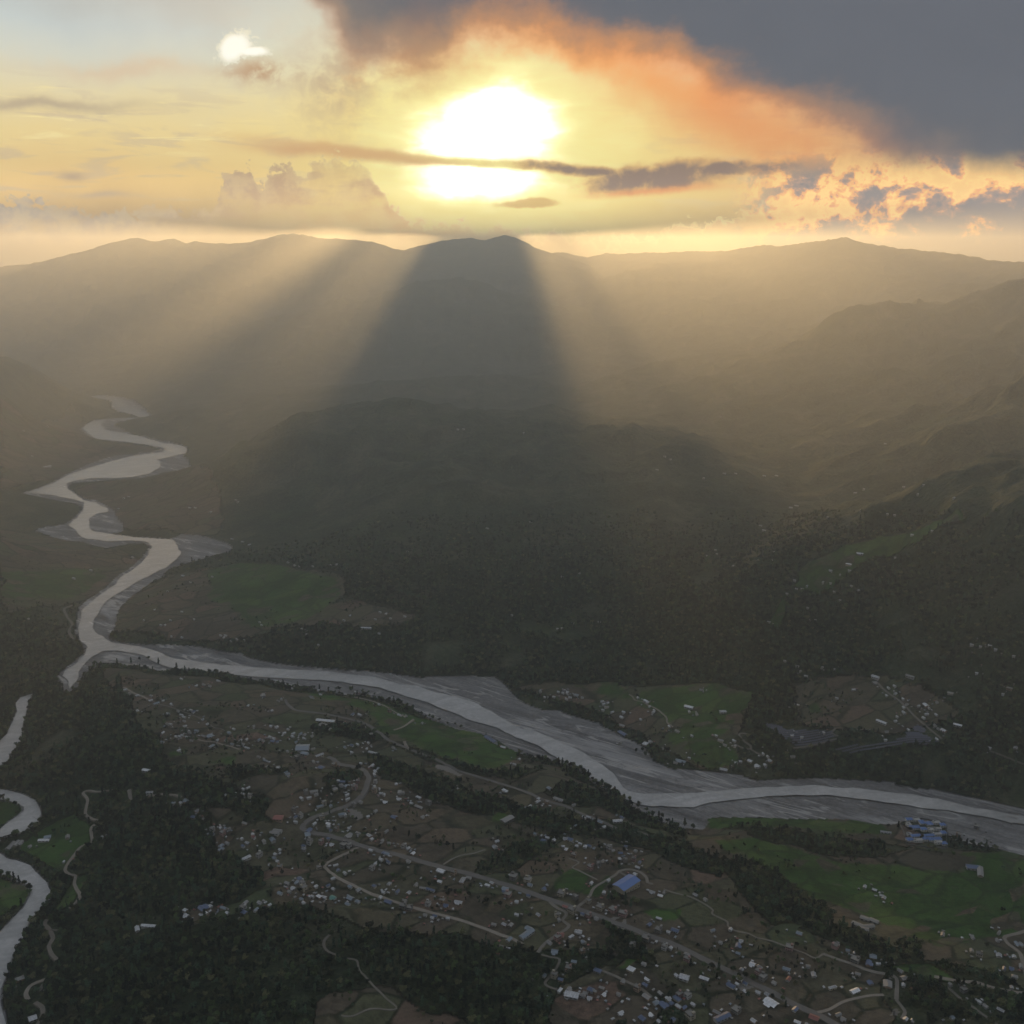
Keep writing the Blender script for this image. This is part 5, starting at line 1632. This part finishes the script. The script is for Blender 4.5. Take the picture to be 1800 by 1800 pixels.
long_building("far_row", "upper pale row on the hazy right-hand slope", "building", (1200 + 1000 / 3, 600 + 1770 / 3), (1200 + 1035 / 3, 600 + 1784 / 3), 8, 4, 'w', WALLS[0])
# rows of unfinished pale blocks in the right-hand fields
F4 = lambda x, y: (1400 + x / 4.5, 1560 + y / 4.5)
rows_ = [(F4(505, 248), F4(575, 268), "back left"), (F4(580, 266), F4(645, 288), "back right"), (F4(440, 292), F4(520, 320), "front left"), (F4(525, 322), F4(610, 322), "front right"), (F4(500, 335), F4(570, 352), "nearest")]
for p, q, w in rows_:
    long_building("unfinished_block", f"{w} block of the pale unfinished housing rows beside the green fields", "building", p, q, 7, 4.0, 'p', WALLS[0], 0.5, "pale unfinished housing rows")

# the walled compound on the river's edge
def compound():
    blocks = [  # x, y in the 4.286x crop, length, width, storeys, roof
        (935, 1128, 12, 9, 'b', "back left corner"), (985, 1132, 14, 7, 'p', "back row, second from the left"), (1030, 1150, 9, 12, 'b', "back row, blue left of the centre gap"), (1085, 1160, 10, 11, 'b', "back row, blue right of the centre gap"),
        (1135, 1152, 14, 7, 'p', "back row, flat roofed on the right"), (1185, 1168, 9, 9, 'b', "back right corner"), (930, 1165, 7, 10, 'p', "left side below the back corner"),
        (975, 1188, 18, 10, 'b', "middle left, widest blue roof"), (1040, 1200, 10, 9, 'b', "middle, blue beside the centre gap"), (1092, 1205, 10, 8, 'p', "middle, flat roofed right of the gap"),
        (1145, 1200, 14, 6, 'p', "middle right, flat roofed"), (1190, 1228, 9, 9, 'b', "right side, middle"), (1140, 1240, 16, 6, 'p', "right centre, long flat roof"), (935, 1240, 8, 8, 'p', "left side, middle"),
        (985, 1252, 17, 8, 'b', "front half, back left blue roof"), (1085, 1250, 17, 7, 'b', "front half, back right blue roof"), (938, 1280, 11, 9, 'b', "front left corner"),
        (1000, 1285, 16, 7, 'p', "front row, flat roofed left"), (1045, 1272, 10, 10, 'b', "front row, blue left of the gap"), (1095, 1278, 10, 10, 'b', "front row, blue right of the gap"),
        (1145, 1276, 14, 9, 'b', "front row, wide blue roof"), (1150, 1300, 14, 6, 'p', "front row, long pale block"), (1195, 1308, 9, 9, 'b', "front right corner")]
    pts = ground([H4(b[0], b[1]) for b in blocks])
    c, a, L = along(H4(925, 1310), H4(1210, 1328))
    for b, p in zip(blocks, pts):
        e = bpy.data.objects.new("compound_block", None)
        col.objects.link(e)
        e.location = (p[0], p[1], float(zat(p[0], p[1])) - 3)
        e.rotation_euler = (0, 0, a)
        L_, W_ = b[2], b[3] * 0.9
        hg = 7.5
        v, f = [], []
        box(v, f, -L_ / 2, L_ / 2, -W_ / 2, W_ / 2, -3, hg)
        mesh_obj("walls", v, f, M_BRIGHT, e)
        v, f = [], []
        if b[4] == 'b':
            hip(v, f, -L_ / 2 - 0.8, L_ / 2 + 0.8, -W_ / 2 - 0.8, W_ / 2 + 0.8, hg, 2.4)
        else:
            box(v, f, -L_ / 2 - 0.4, L_ / 2 + 0.4, -W_ / 2 - 0.4, W_ / 2 + 0.4, hg, hg + 0.3)
            box(v, f, -L_ / 2 + 0.6, -L_ / 2 + 3.4, -1.2, 1.8, hg + 0.3, hg + 2.6)
        mesh_obj("roof", v, f, M_BLUE if b[4] == 'b' else WALLS[0], e)
        n = max(2, int(L_ / 4))
        for k in range(n):
            x0 = -L_ / 2 + (k + 0.3) * L_ / n
            for z0 in (1.6, 4.9):
                v, f = [], []
                box(v, f, x0, x0 + 1.5, -W_ / 2 - 0.07, -W_ / 2, z0 + 0.2, z0 + 1.7)
                mesh_obj("window", v, f, M_WIN, e)
        kind = "blue-roofed" if b[4] == 'b' else "pale flat-roofed"
        tag(e, f"{kind} block of the riverside compound, {b[5]}", "building", "blocks of the riverside compound")
        HOUSE_XY.append((p[0], p[1], 9))
    # perimeter wall
    q = ground([H4(912, 1108), H4(1060, 1118), H4(1205, 1148), H4(1222, 1335), H4(1065, 1330), H4(912, 1305)])
    v, f = [], []
    for i in range(len(q)):
        p0, p1 = q[i], q[(i + 1) % len(q)]
        d = (p1 - p0)[:2]
        n = np.array([-d[1], d[0]]) / np.hypot(*d) * 0.2
        b = len(v)
        for p in (p0, p1):
            z = float(zat(p[0], p[1]))
            for s_ in (-1, 1):
                v += [(p[0] + n[0] * s_, p[1] + n[1] * s_, z - 2), (p[0] + n[0] * s_, p[1] + n[1] * s_, z + 2.6)]
        f += [(b, b + 4, b + 5, b + 1), (b + 2, b + 3, b + 7, b + 6), (b + 1, b + 5, b + 7, b + 3), (b, b + 1, b + 3, b + 2), (b + 4, b + 6, b + 7, b + 5)]
    o = mesh_obj("compound_wall", v, f, WALLS[1])
    tag(o, "low grey wall running round the blue-roofed riverside compound", "wall")


compound()

# ------------------------------------------------------------------ solar fields
M_PANEL = plain("solar_glass", (0.085, 0.088, 0.115), 0.55, 0.15, 0.3, 0.4)


def solar(label, poly):
    P = gpoly(poly)
    x0, y0 = P.min(0)
    x1, y1 = P.max(0)
    c = P.mean(0)
    e = bpy.data.objects.new("solar_field", None)
    col.objects.link(e)
    e.location = (c[0], c[1], float(zat(c[0], c[1])))
    tag(e, label, "solar farm", "solar fields above the far bank")
    n = min(100, int((y1 - y0) / 5.2))
    for k in range(n):
        y = y0 + (k + 0.5) * (y1 - y0) / n
        xs = np.arange(x0, x1, 4.0)
        ins = pip(xs, np.full(xs.shape, y), P)
        v, f = [], []
        for i, xx in enumerate(xs):
            if not ins[i]:
                continue
            z = float(zat(xx, y))
            b = len(v)
            a_ = (xx - c[0], y - c[1] - 2.1, z + 1.0 - e.location.z)
            v += [a_, (a_[0] + 3.9, a_[1], a_[2]), (a_[0] + 3.9, a_[1] + 4.4, a_[2] + 1.1), (a_[0], a_[1] + 4.4, a_[2] + 1.1)]
            v += [(p[0], p[1], p[2] + 0.1) for p in v[b:b + 4]]
            f += [(b + 4, b + 5, b + 6, b + 7), (b + 3, b + 2, b + 1, b), (b, b + 1, b + 5, b + 4), (b + 2, b + 3, b + 7, b + 6)]
            b = len(v)
            box(v, f, a_[0] + 1.8, a_[0] + 2.0, a_[1] + 2.0, a_[1] + 2.2, a_[2] - 2.5, a_[2] + 0.5)
        if v:
            mesh_obj("panel_row", v, f, M_PANEL, e)


solar("left slate-blue solar field with a dark hedge across it", [(1335, 1271), (1368, 1276), (1380, 1284), (1440, 1284), (1460, 1287), (1470, 1295), (1442, 1307), (1397, 1312), (1380, 1300), (1362, 1287)])
solar("long right slate-blue solar field tapering to the left", [(1465, 1319), (1500, 1311), (1560, 1305), (1588, 1297), (1592, 1288), (1612, 1288), (1640, 1300), (1648, 1305), (1620, 1311), (1590, 1309), (1540, 1318), (1490, 1325)])
solar("small triangular solar field above the long one", [(1602, 1283), (1610, 1274), (1630, 1286), (1618, 1289)])

# ------------------------------------------------------------------ trees
def leaf_material(name, ca, cb):
    m, t, b, g = new_mat(name)
    tc = g.n('ShaderNodeTexCoord')
    oi = g.n('ShaderNodeObjectInfo')
    n = g.noise(tc.outputs['Object'], 0.7, 4, 0.7)
    rnd = E(g, oi.outputs['Random'])
    f = g.ss(n + (rnd - 0.5) * 0.5, 0.3, 0.7)
    c = g.mix(f, ca, cb)
    c = g.scale_color(c, rnd * 1.3 + 0.45)
    g.put(b.inputs['Base Color'], c)
    b.inputs['Roughness'].default_value = 0.8
    b.inputs['Specular IOR Level'].default_value = 0.15
    return m


LEAF = [leaf_material("dark_foliage", (0.009, 0.018, 0.008, 1), (0.062, 0.092, 0.036, 1)),
        leaf_material("olive_foliage", (0.022, 0.030, 0.012, 1), (0.105, 0.108, 0.052, 1)),
        leaf_material("blue_green_foliage", (0.007, 0.017, 0.011, 1), (0.046, 0.080, 0.046, 1))]


def crown_mesh(name, seed, nleaf, mat, form='round', size=1.25):
    r = np.random.RandomState(seed)
    lobes = []
    nl = 7
    for k in range(nl):
        a = r.uniform(0, 2 * math.pi)
        rad = r.uniform(0.6, 2.2)
        lobes.append((rad * math.cos(a), rad * math.sin(a), r.uniform(4.2, 8.6), r.uniform(1.3, 2.3)))
    if form == 'tall':
        lobes = [(r.uniform(-0.5, 0.5), r.uniform(-0.5, 0.5), 3.5 + k * 1.35, 1.7 - k * 0.16) for k in range(7)]
    if form == 'wide':
        lobes = [(l[0] * 1.5, l[1] * 1.5, 5.4 + (l[2] - 5) * 0.5, l[3] * 1.05) for l in lobes]
    V, Fc = [], []
    for i in range(nleaf):
        l = lobes[r.randint(len(lobes))]
        d = r.normal(size=3)
        d /= np.linalg.norm(d)
        rr = l[3] * r.uniform(0.55, 1.08)
        c = np.array(l[:3]) + d * rr * np.array([1, 1, 0.85])
        if c[2] < 2.2:
            c[2] = 2.2 + r.uniform(0, 0.5)
        nrm = d * 0.8 + r.normal(size=3) * 0.45
        nrm /= np.linalg.norm(nrm)
        u = np.cross(nrm, r.normal(size=3))
        u /= np.linalg.norm(u)
        w = np.cross(nrm, u)
        s = size * r.uniform(0.5, 1.15)
        b = len(V)
        V += [tuple(c + u * s * 0.6), tuple(c + w * s * 0.42 + u * s * 0.1), tuple(c - u * s * 0.6), tuple(c - w * s * 0.42 + u * s * 0.05)]
        Fc.append((b, b + 1, b + 2, b + 3))
    me = bpy.data.meshes.new(name)
    me.from_pydata(V, [], Fc)
    me.materials.append(mat)
    return me


def trunk_mesh(name):
    V, Fc = [], []

    def tube(p0, p1, r0, r1, n=6):
        p0, p1 = Vector(p0), Vector(p1)
        ax = (p1 - p0).normalized()
        u = ax.orthogonal().normalized()
        w = ax.cross(u)
        b = len(V)
        for p, rr in ((p0, r0), (p1, r1)):
            for k in range(n):
                a = 2 * math.pi * k / n
                V.append(tuple(p + (u * math.cos(a) + w * math.sin(a)) * rr))
        for k in range(n):
            Fc.append((b + k, b + (k + 1) % n, b + n + (k + 1) % n, b + n + k))
    tube((0, 0, -1.2), (0.1, 0, 3.2), 0.32, 0.22)
    tube((0.1, 0, 3.0), (1.5, 0.4, 6.2), 0.17, 0.07)
    tube((0.1, 0, 3.0), (-1.3, 0.8, 6.4), 0.17, 0.07)
    tube((0.1, 0, 3.0), (0.0, -1.1, 6.8), 0.16, 0.06)
    me = bpy.data.meshes.new(name)
    me.from_pydata(V, [], Fc)
    me.materials.append(M_TRUNK)
    return me


TRUNK = trunk_mesh("trunk")
CROWNS = [crown_mesh("crown", 3, 340, LEAF[0]), crown_mesh("crown", 5, 340, LEAF[1], 'wide'), crown_mesh("crown", 9, 320, LEAF[2], 'tall'), crown_mesh("crown", 12, 360, LEAF[0], 'wide')]


def tree(x, y, sc, kind, label, group, rot):
    e = bpy.data.objects.new("tree", None)
    col.objects.link(e)
    e.location = (x, y, float(zat(x, y)) - 0.2)
    e.rotation_euler = (0, 0, rot)
    e.scale = (sc, sc, sc)
    t = bpy.data.objects.new("trunk", TRUNK)
    c = bpy.data.objects.new("crown", CROWNS[kind])
    for o in (t, c):
        col.objects.link(o)
        o.parent = e
    tag(e, label, "tree", group)


rt = random.Random(11)
lines = [  # polyline, count, place, scale
    (Z(780, 1200, 5.625, [(1090, 790), (1190, 810), (1260, 820), (1340, 870), (1400, 910), (1480, 960), (1540, 1010), (1600, 1030), (1650, 1060), (1700, 1110), (1780, 1160)]), 46, "on the bluff edge above the bright water", (0.9, 1.5)),
    ([(1110, 1405), (1130, 1425), (1160, 1440), (1190, 1452), (1220, 1455)], 14, "at the foot of the bluff beside the gravel", (0.9, 1.4)),
    ([(300, 1180), (320, 1183), (345, 1184), (372, 1186), (392, 1190), (410, 1195)], 16, "in the riverside grove near the confluence", (1.2, 2.0)),
    ([(150, 1168), (200, 1172), (270, 1158), (290, 1175)], 8, "on the stony bank at the confluence", (0.9, 1.6)),
    ([(470, 1200), (510, 1206), (560, 1212), (590, 1214), (632, 1212)], 14, "along the bank above the green field", (0.8, 1.4)),
    ([(632, 1208), (640, 1214), (668, 1222), (672, 1232), (700, 1235), (735, 1250), (750, 1260), (786, 1272), (815, 1280)], 16, "between the green field and the gravel", (0.7, 1.3)),
    ([(0, 1408), (18, 1410), (40, 1420), (10, 1465), (35, 1462), (52, 1455), (68, 1440)], 12, "on the bank of the left river loop", (0.8, 1.3)),
    ([(0, 1536), (30, 1545), (42, 1548), (60, 1565), (80, 1585), (85, 1600), (72, 1615), (55, 1625), (45, 1665), (30, 1690), (18, 1715)], 24, "leaning over the left river arm", (0.9, 1.5)),
    ([(650, 1530), (720, 1550), (800, 1570), (900, 1600), (960, 1620)], 18, "in the gardens between the two village roads", (0.7, 1.2)),
    ([(1060, 1560), (1075, 1572), (1090, 1590), (1110, 1598), (1125, 1590), (1060, 1580)], 12, "around the big blue hall", (0.9, 1.5)),
    ([(1180, 1700), (1240, 1700), (1290, 1710), (1300, 1735), (1260, 1720), (1350, 1720)], 16, "near the small crossroads on the main road", (0.8, 1.4)),
    ([(1100, 1650), (1080, 1640), (1060, 1625), (1130, 1670)], 12, "in the dark grove below the main road", (1.0, 1.6)),
    ([(700, 1460), (760, 1480), (820, 1500), (620, 1440), (570, 1430)], 14, "beside the upper fields of the village", (0.7, 1.2)),
    ([(400, 1400), (450, 1450), (480, 1530), (560, 1520), (520, 1580)], 16, "dotted over the fields left of the hairpin", (0.7, 1.2)),
    ([(260, 1280), (300, 1270), (340, 1300), (400, 1310), (470, 1320)], 16, "in the hamlet left of the pale blue hall", (0.8, 1.3)),
    ([(1140, 1310), (1150, 1325), (1115, 1320), (1200, 1350), (1240, 1352)], 12, "on the far bank beside the gravel bend", (0.9, 1.4)),
    ([(1560, 1452), (1575, 1450), (1650, 1500), (1680, 1505)], 8, "beside the riverside compound", (0.8, 1.4)),
    ([(1300, 1600), (1380, 1650), (1450, 1700), (1350, 1760), (1400, 1780)], 14, "scattered in the brown fields on the right", (0.7, 1.1)),
]
for pts, n, place, (s0, s1) in lines:
    P = np.array(pts, float)
    seg = np.concatenate([[0], np.cumsum(np.hypot(*np.diff(P, axis=0).T))])
    lst = []
    for k in range(n):
        s_ = (k + rt.uniform(0.1, 0.9)) / n * seg[-1]
        px = np.interp(s_, seg, P[:, 0]) + rt.uniform(-4, 4)
        py = np.interp(s_, seg, P[:, 1]) + rt.uniform(-2, 3)
        lst.append((px, py))
    lst.sort()
    g3 = ground(lst)
    kinds = [rt.choice([0, 0, 1, 2, 3]) for _ in lst]
    for k, ((px, py), p) in enumerate(zip(lst, g3)):
        kd = kinds[k]
        shape = ["rounded dark", "broad olive", "slim tall", "broad dark"][kd]
        if min([math.hypot(p[0] - hx, p[1] - hy) - hr for hx, hy, hr in HOUSE_XY] + [99]) < 2.5:
            p = p + np.array([rt.uniform(5, 9), rt.uniform(6, 10), 0])
        x_, y_ = p[0], p[1]
        for step in range(0, 60, 5):
            opts = [(x_ + step * math.cos(a_), y_ + step * math.sin(a_)) for a_ in (0, 0.8, 1.6, 2.4, 3.1, 3.9, 4.7, 5.5)]
            ok_ = [o_ for o_ in opts if not any(pip(np.array([o_[0]]), np.array([o_[1]]), W_)[0] for W_ in [WATER] + TRIB)]
            if ok_:
                p = np.array([ok_[0][0], ok_[0][1], 0.0])
                break
        same = [q for q in range(n) if kinds[q] == kd]
        q = same.index(k)
        nth = "the only" if len(same) == 1 else "leftmost" if q == 0 else "rightmost" if q == len(same) - 1 else ORD[q] + " from left,"
        tree(p[0], p[1], rt.uniform(s0, s1), kd, f"{nth} {shape} tree {place}", f"trees {place}", rt.uniform(0, 6.28))


# the woods: one mass of many crowns
def woods():
    rs = np.random.RandomState(5)
    sp = 8.2
    pts = []
    # candidates on a jittered grid in the near valley
    xs = np.arange(-1500, 1700, sp)
    ys = np.arange(1020, 3300, sp)
    X, Y = np.meshgrid(xs, ys)
    X = X.ravel() + rs.uniform(-sp * 0.48, sp * 0.48, X.size)
    Y = Y.ravel() + rs.uniform(-sp * 0.48, sp * 0.48, Y.size)
    az = np.degrees(np.arctan2(X, Y))
    k = (np.abs(az) < 34)
    X, Y = X[k], Y[k]
    # in the picture?
    z = zat(X, Y)
    yy = Y * math.cos(PITCH) - (z - H_CAM) * math.sin(PITCH)
    up = Y * math.sin(PITCH) + (z - H_CAM) * math.cos(PITCH)
    u = 900 + X / yy * F
    v = 900 - up / yy * F
    k = (u > -40) & (u < 1840) & (v > 900) & (v < 1850)
    X, Y, z = X[k], Y[k], z[k]
    gr_, op = cover_at(X, Y)
    dist = np.full(X.shape, 1e9)
    ins = np.zeros(X.shape, bool)
    for P in [BED] + TRIB:
        dist = np.minimum(dist, pdist(X, Y, P))
        ins |= pip(X, Y, P)
    clump = fbm(X, Y, 55, 4, 131)
    clump2 = fbm(X, Y, 300, 3, 137)
    keep = (~op) & ((clump + clump2) * 0.5 > 0.36)
    # hedgerows and garden trees in the open land
    keep |= op & ~gr_ & (clump * 0.65 + clump2 * 0.35 > 0.56) & (rs.rand(X.size) < 0.42)
    keep |= gr_ & (clump > 0.70) & (rs.rand(X.size) < 0.25)
    keep &= ~ins & (dist > 3)
    keep &= (rs.rand(X.size) < sstep(np.hypot(X, Y), 3350, 2350) * 0.85 + 0.15)
    X, Y, z = X[keep], Y[keep], z[keep]
    ok = np.ones(X.shape, bool)
    for q, w in RIB:
        lo, hi = q.min(0) - 12, q.max(0) + 12
        c = np.nonzero((X > lo[0]) & (X < hi[0]) & (Y > lo[1]) & (Y < hi[1]))[0]
        if len(c) == 0:
            continue
        dmin = np.full(len(c), 1e9)
        for s_ in range(0, len(q), 1):
            dmin = np.minimum(dmin, np.hypot(X[c] - q[s_, 0], Y[c] - q[s_, 1]))
        ok[c[dmin < w * 0.5 + 3.2]] = False
        # nothing tall right in front of the road
        ok[c[(dmin < w * 0.5 + 6.0) & (rs.rand(len(c)) < 0.5)]] = False
    for hx, hy, hr in HOUSE_XY:
        c = (np.abs(X - hx) < hr + 6) & (np.abs(Y + 3 - hy) < hr + 8)
        ok[c & (np.hypot(X - hx, Y + 3 - hy) < hr + 4.5)] = False
    for yp in YARDS + [[(1335, 1271), (1368, 1276), (1440, 1284), (1470, 1295), (1442, 1310), (1380, 1305)], [(1462, 1322), (1590, 1285), (1612, 1270), (1652, 1305), (1590, 1314), (1490, 1330)],
                       [H4(905, 1100), H4(1215, 1130), H4(1230, 1345), H4(905, 1320)]]:
        ok &= ~pip(X, Y, gpoly(yp))
    X, Y, z = X[ok], Y[ok], z[ok]
    print("WOODS", len(X))
    me = bpy.data.meshes.new("woodland")
    me.vertices.add(len(X))
    me.vertices.foreach_set("co", np.stack([X, Y, z - 0.6], -1).ravel())
    sc_ = (0.62 + 0.75 * rs.rand(len(X)) ** 1.3) * (0.85 + 0.5 * (fbm(X, Y, 90, 3, 151)))
    gk, opk = cover_at(X, Y)
    sc_ = np.where(opk, sc_ * 0.62, sc_)
    a = me.attributes.new("size", 'FLOAT', 'POINT')
    a.data.foreach_set("value", sc_.astype(np.float32))
    a = me.attributes.new("turn", 'FLOAT', 'POINT')
    a.data.foreach_set("value", (rs.rand(len(X)) * 6.28).astype(np.float32))
    a = me.attributes.new("pick", 'INT', 'POINT')
    a.data.foreach_set("value", rs.choice([0, 0, 1, 2, 3], len(X)).astype(np.int32))
    o = bpy.data.objects.new("woodland", me)
    col.objects.link(o)
    tag(o, "dark mottled woods covering the river bluffs and gullied slopes", "woodland", kind='stuff')
    protos = bpy.data.collections.new("wood_tree_kinds")
    for i, c in enumerate([crown_mesh("wood_crown", 21, 190, LEAF[0], 'round', 1.7), crown_mesh("wood_crown", 23, 190, LEAF[1], 'wide', 1.7),
                           crown_mesh("wood_crown", 25, 170, LEAF[2], 'tall', 1.6), crown_mesh("wood_crown", 27, 190, LEAF[2], 'wide', 1.7)]):
        po = bpy.data.objects.new(f"wood_crown_{'abcd'[i]}", c)
        protos.objects.link(po)
    ng = bpy.data.node_groups.new("scatter_crowns", 'GeometryNodeTree')
    ng.interface.new_socket("Geometry", in_out='INPUT', socket_type='NodeSocketGeometry')
    ng.interface.new_socket("Geometry", in_out='OUTPUT', socket_type='NodeSocketGeometry')
    N = ng.nodes
    gi, go = N.new('NodeGroupInput'), N.new('NodeGroupOutput')
    iop = N.new('GeometryNodeInstanceOnPoints')
    ci = N.new('GeometryNodeCollectionInfo')
    ci.inputs['Collection'].default_value = protos
    ci.inputs['Separate Children'].default_value = True
    ci.inputs['Reset Children'].default_value = True

    def named(nm, dt):
        k = N.new('GeometryNodeInputNamedAttribute')
        k.data_type = dt
        k.inputs['Name'].default_value = nm
        return k.outputs['Attribute']
    L = ng.links
    L.new(gi.outputs[0], iop.inputs['Points'])
    L.new(ci.outputs[0], iop.inputs['Instance'])
    iop.inputs['Pick Instance'].default_value = True
    L.new(named("pick", 'INT'), iop.inputs['Instance Index'])
    cx = N.new('ShaderNodeCombineXYZ')
    L.new(named("turn", 'FLOAT'), cx.inputs[2])
    L.new(cx.outputs[0], iop.inputs['Rotation'])
    cs = N.new('ShaderNodeCombineXYZ')
    sz = named("size", 'FLOAT')
    for k in range(3):
        L.new(sz, cs.inputs[k])
    L.new(cs.outputs[0], iop.inputs['Scale'])
    L.new(iop.outputs[0], go.inputs[0])
    md = o.modifiers.new("scatter", 'NODES')
    md.node_group = ng


woods()
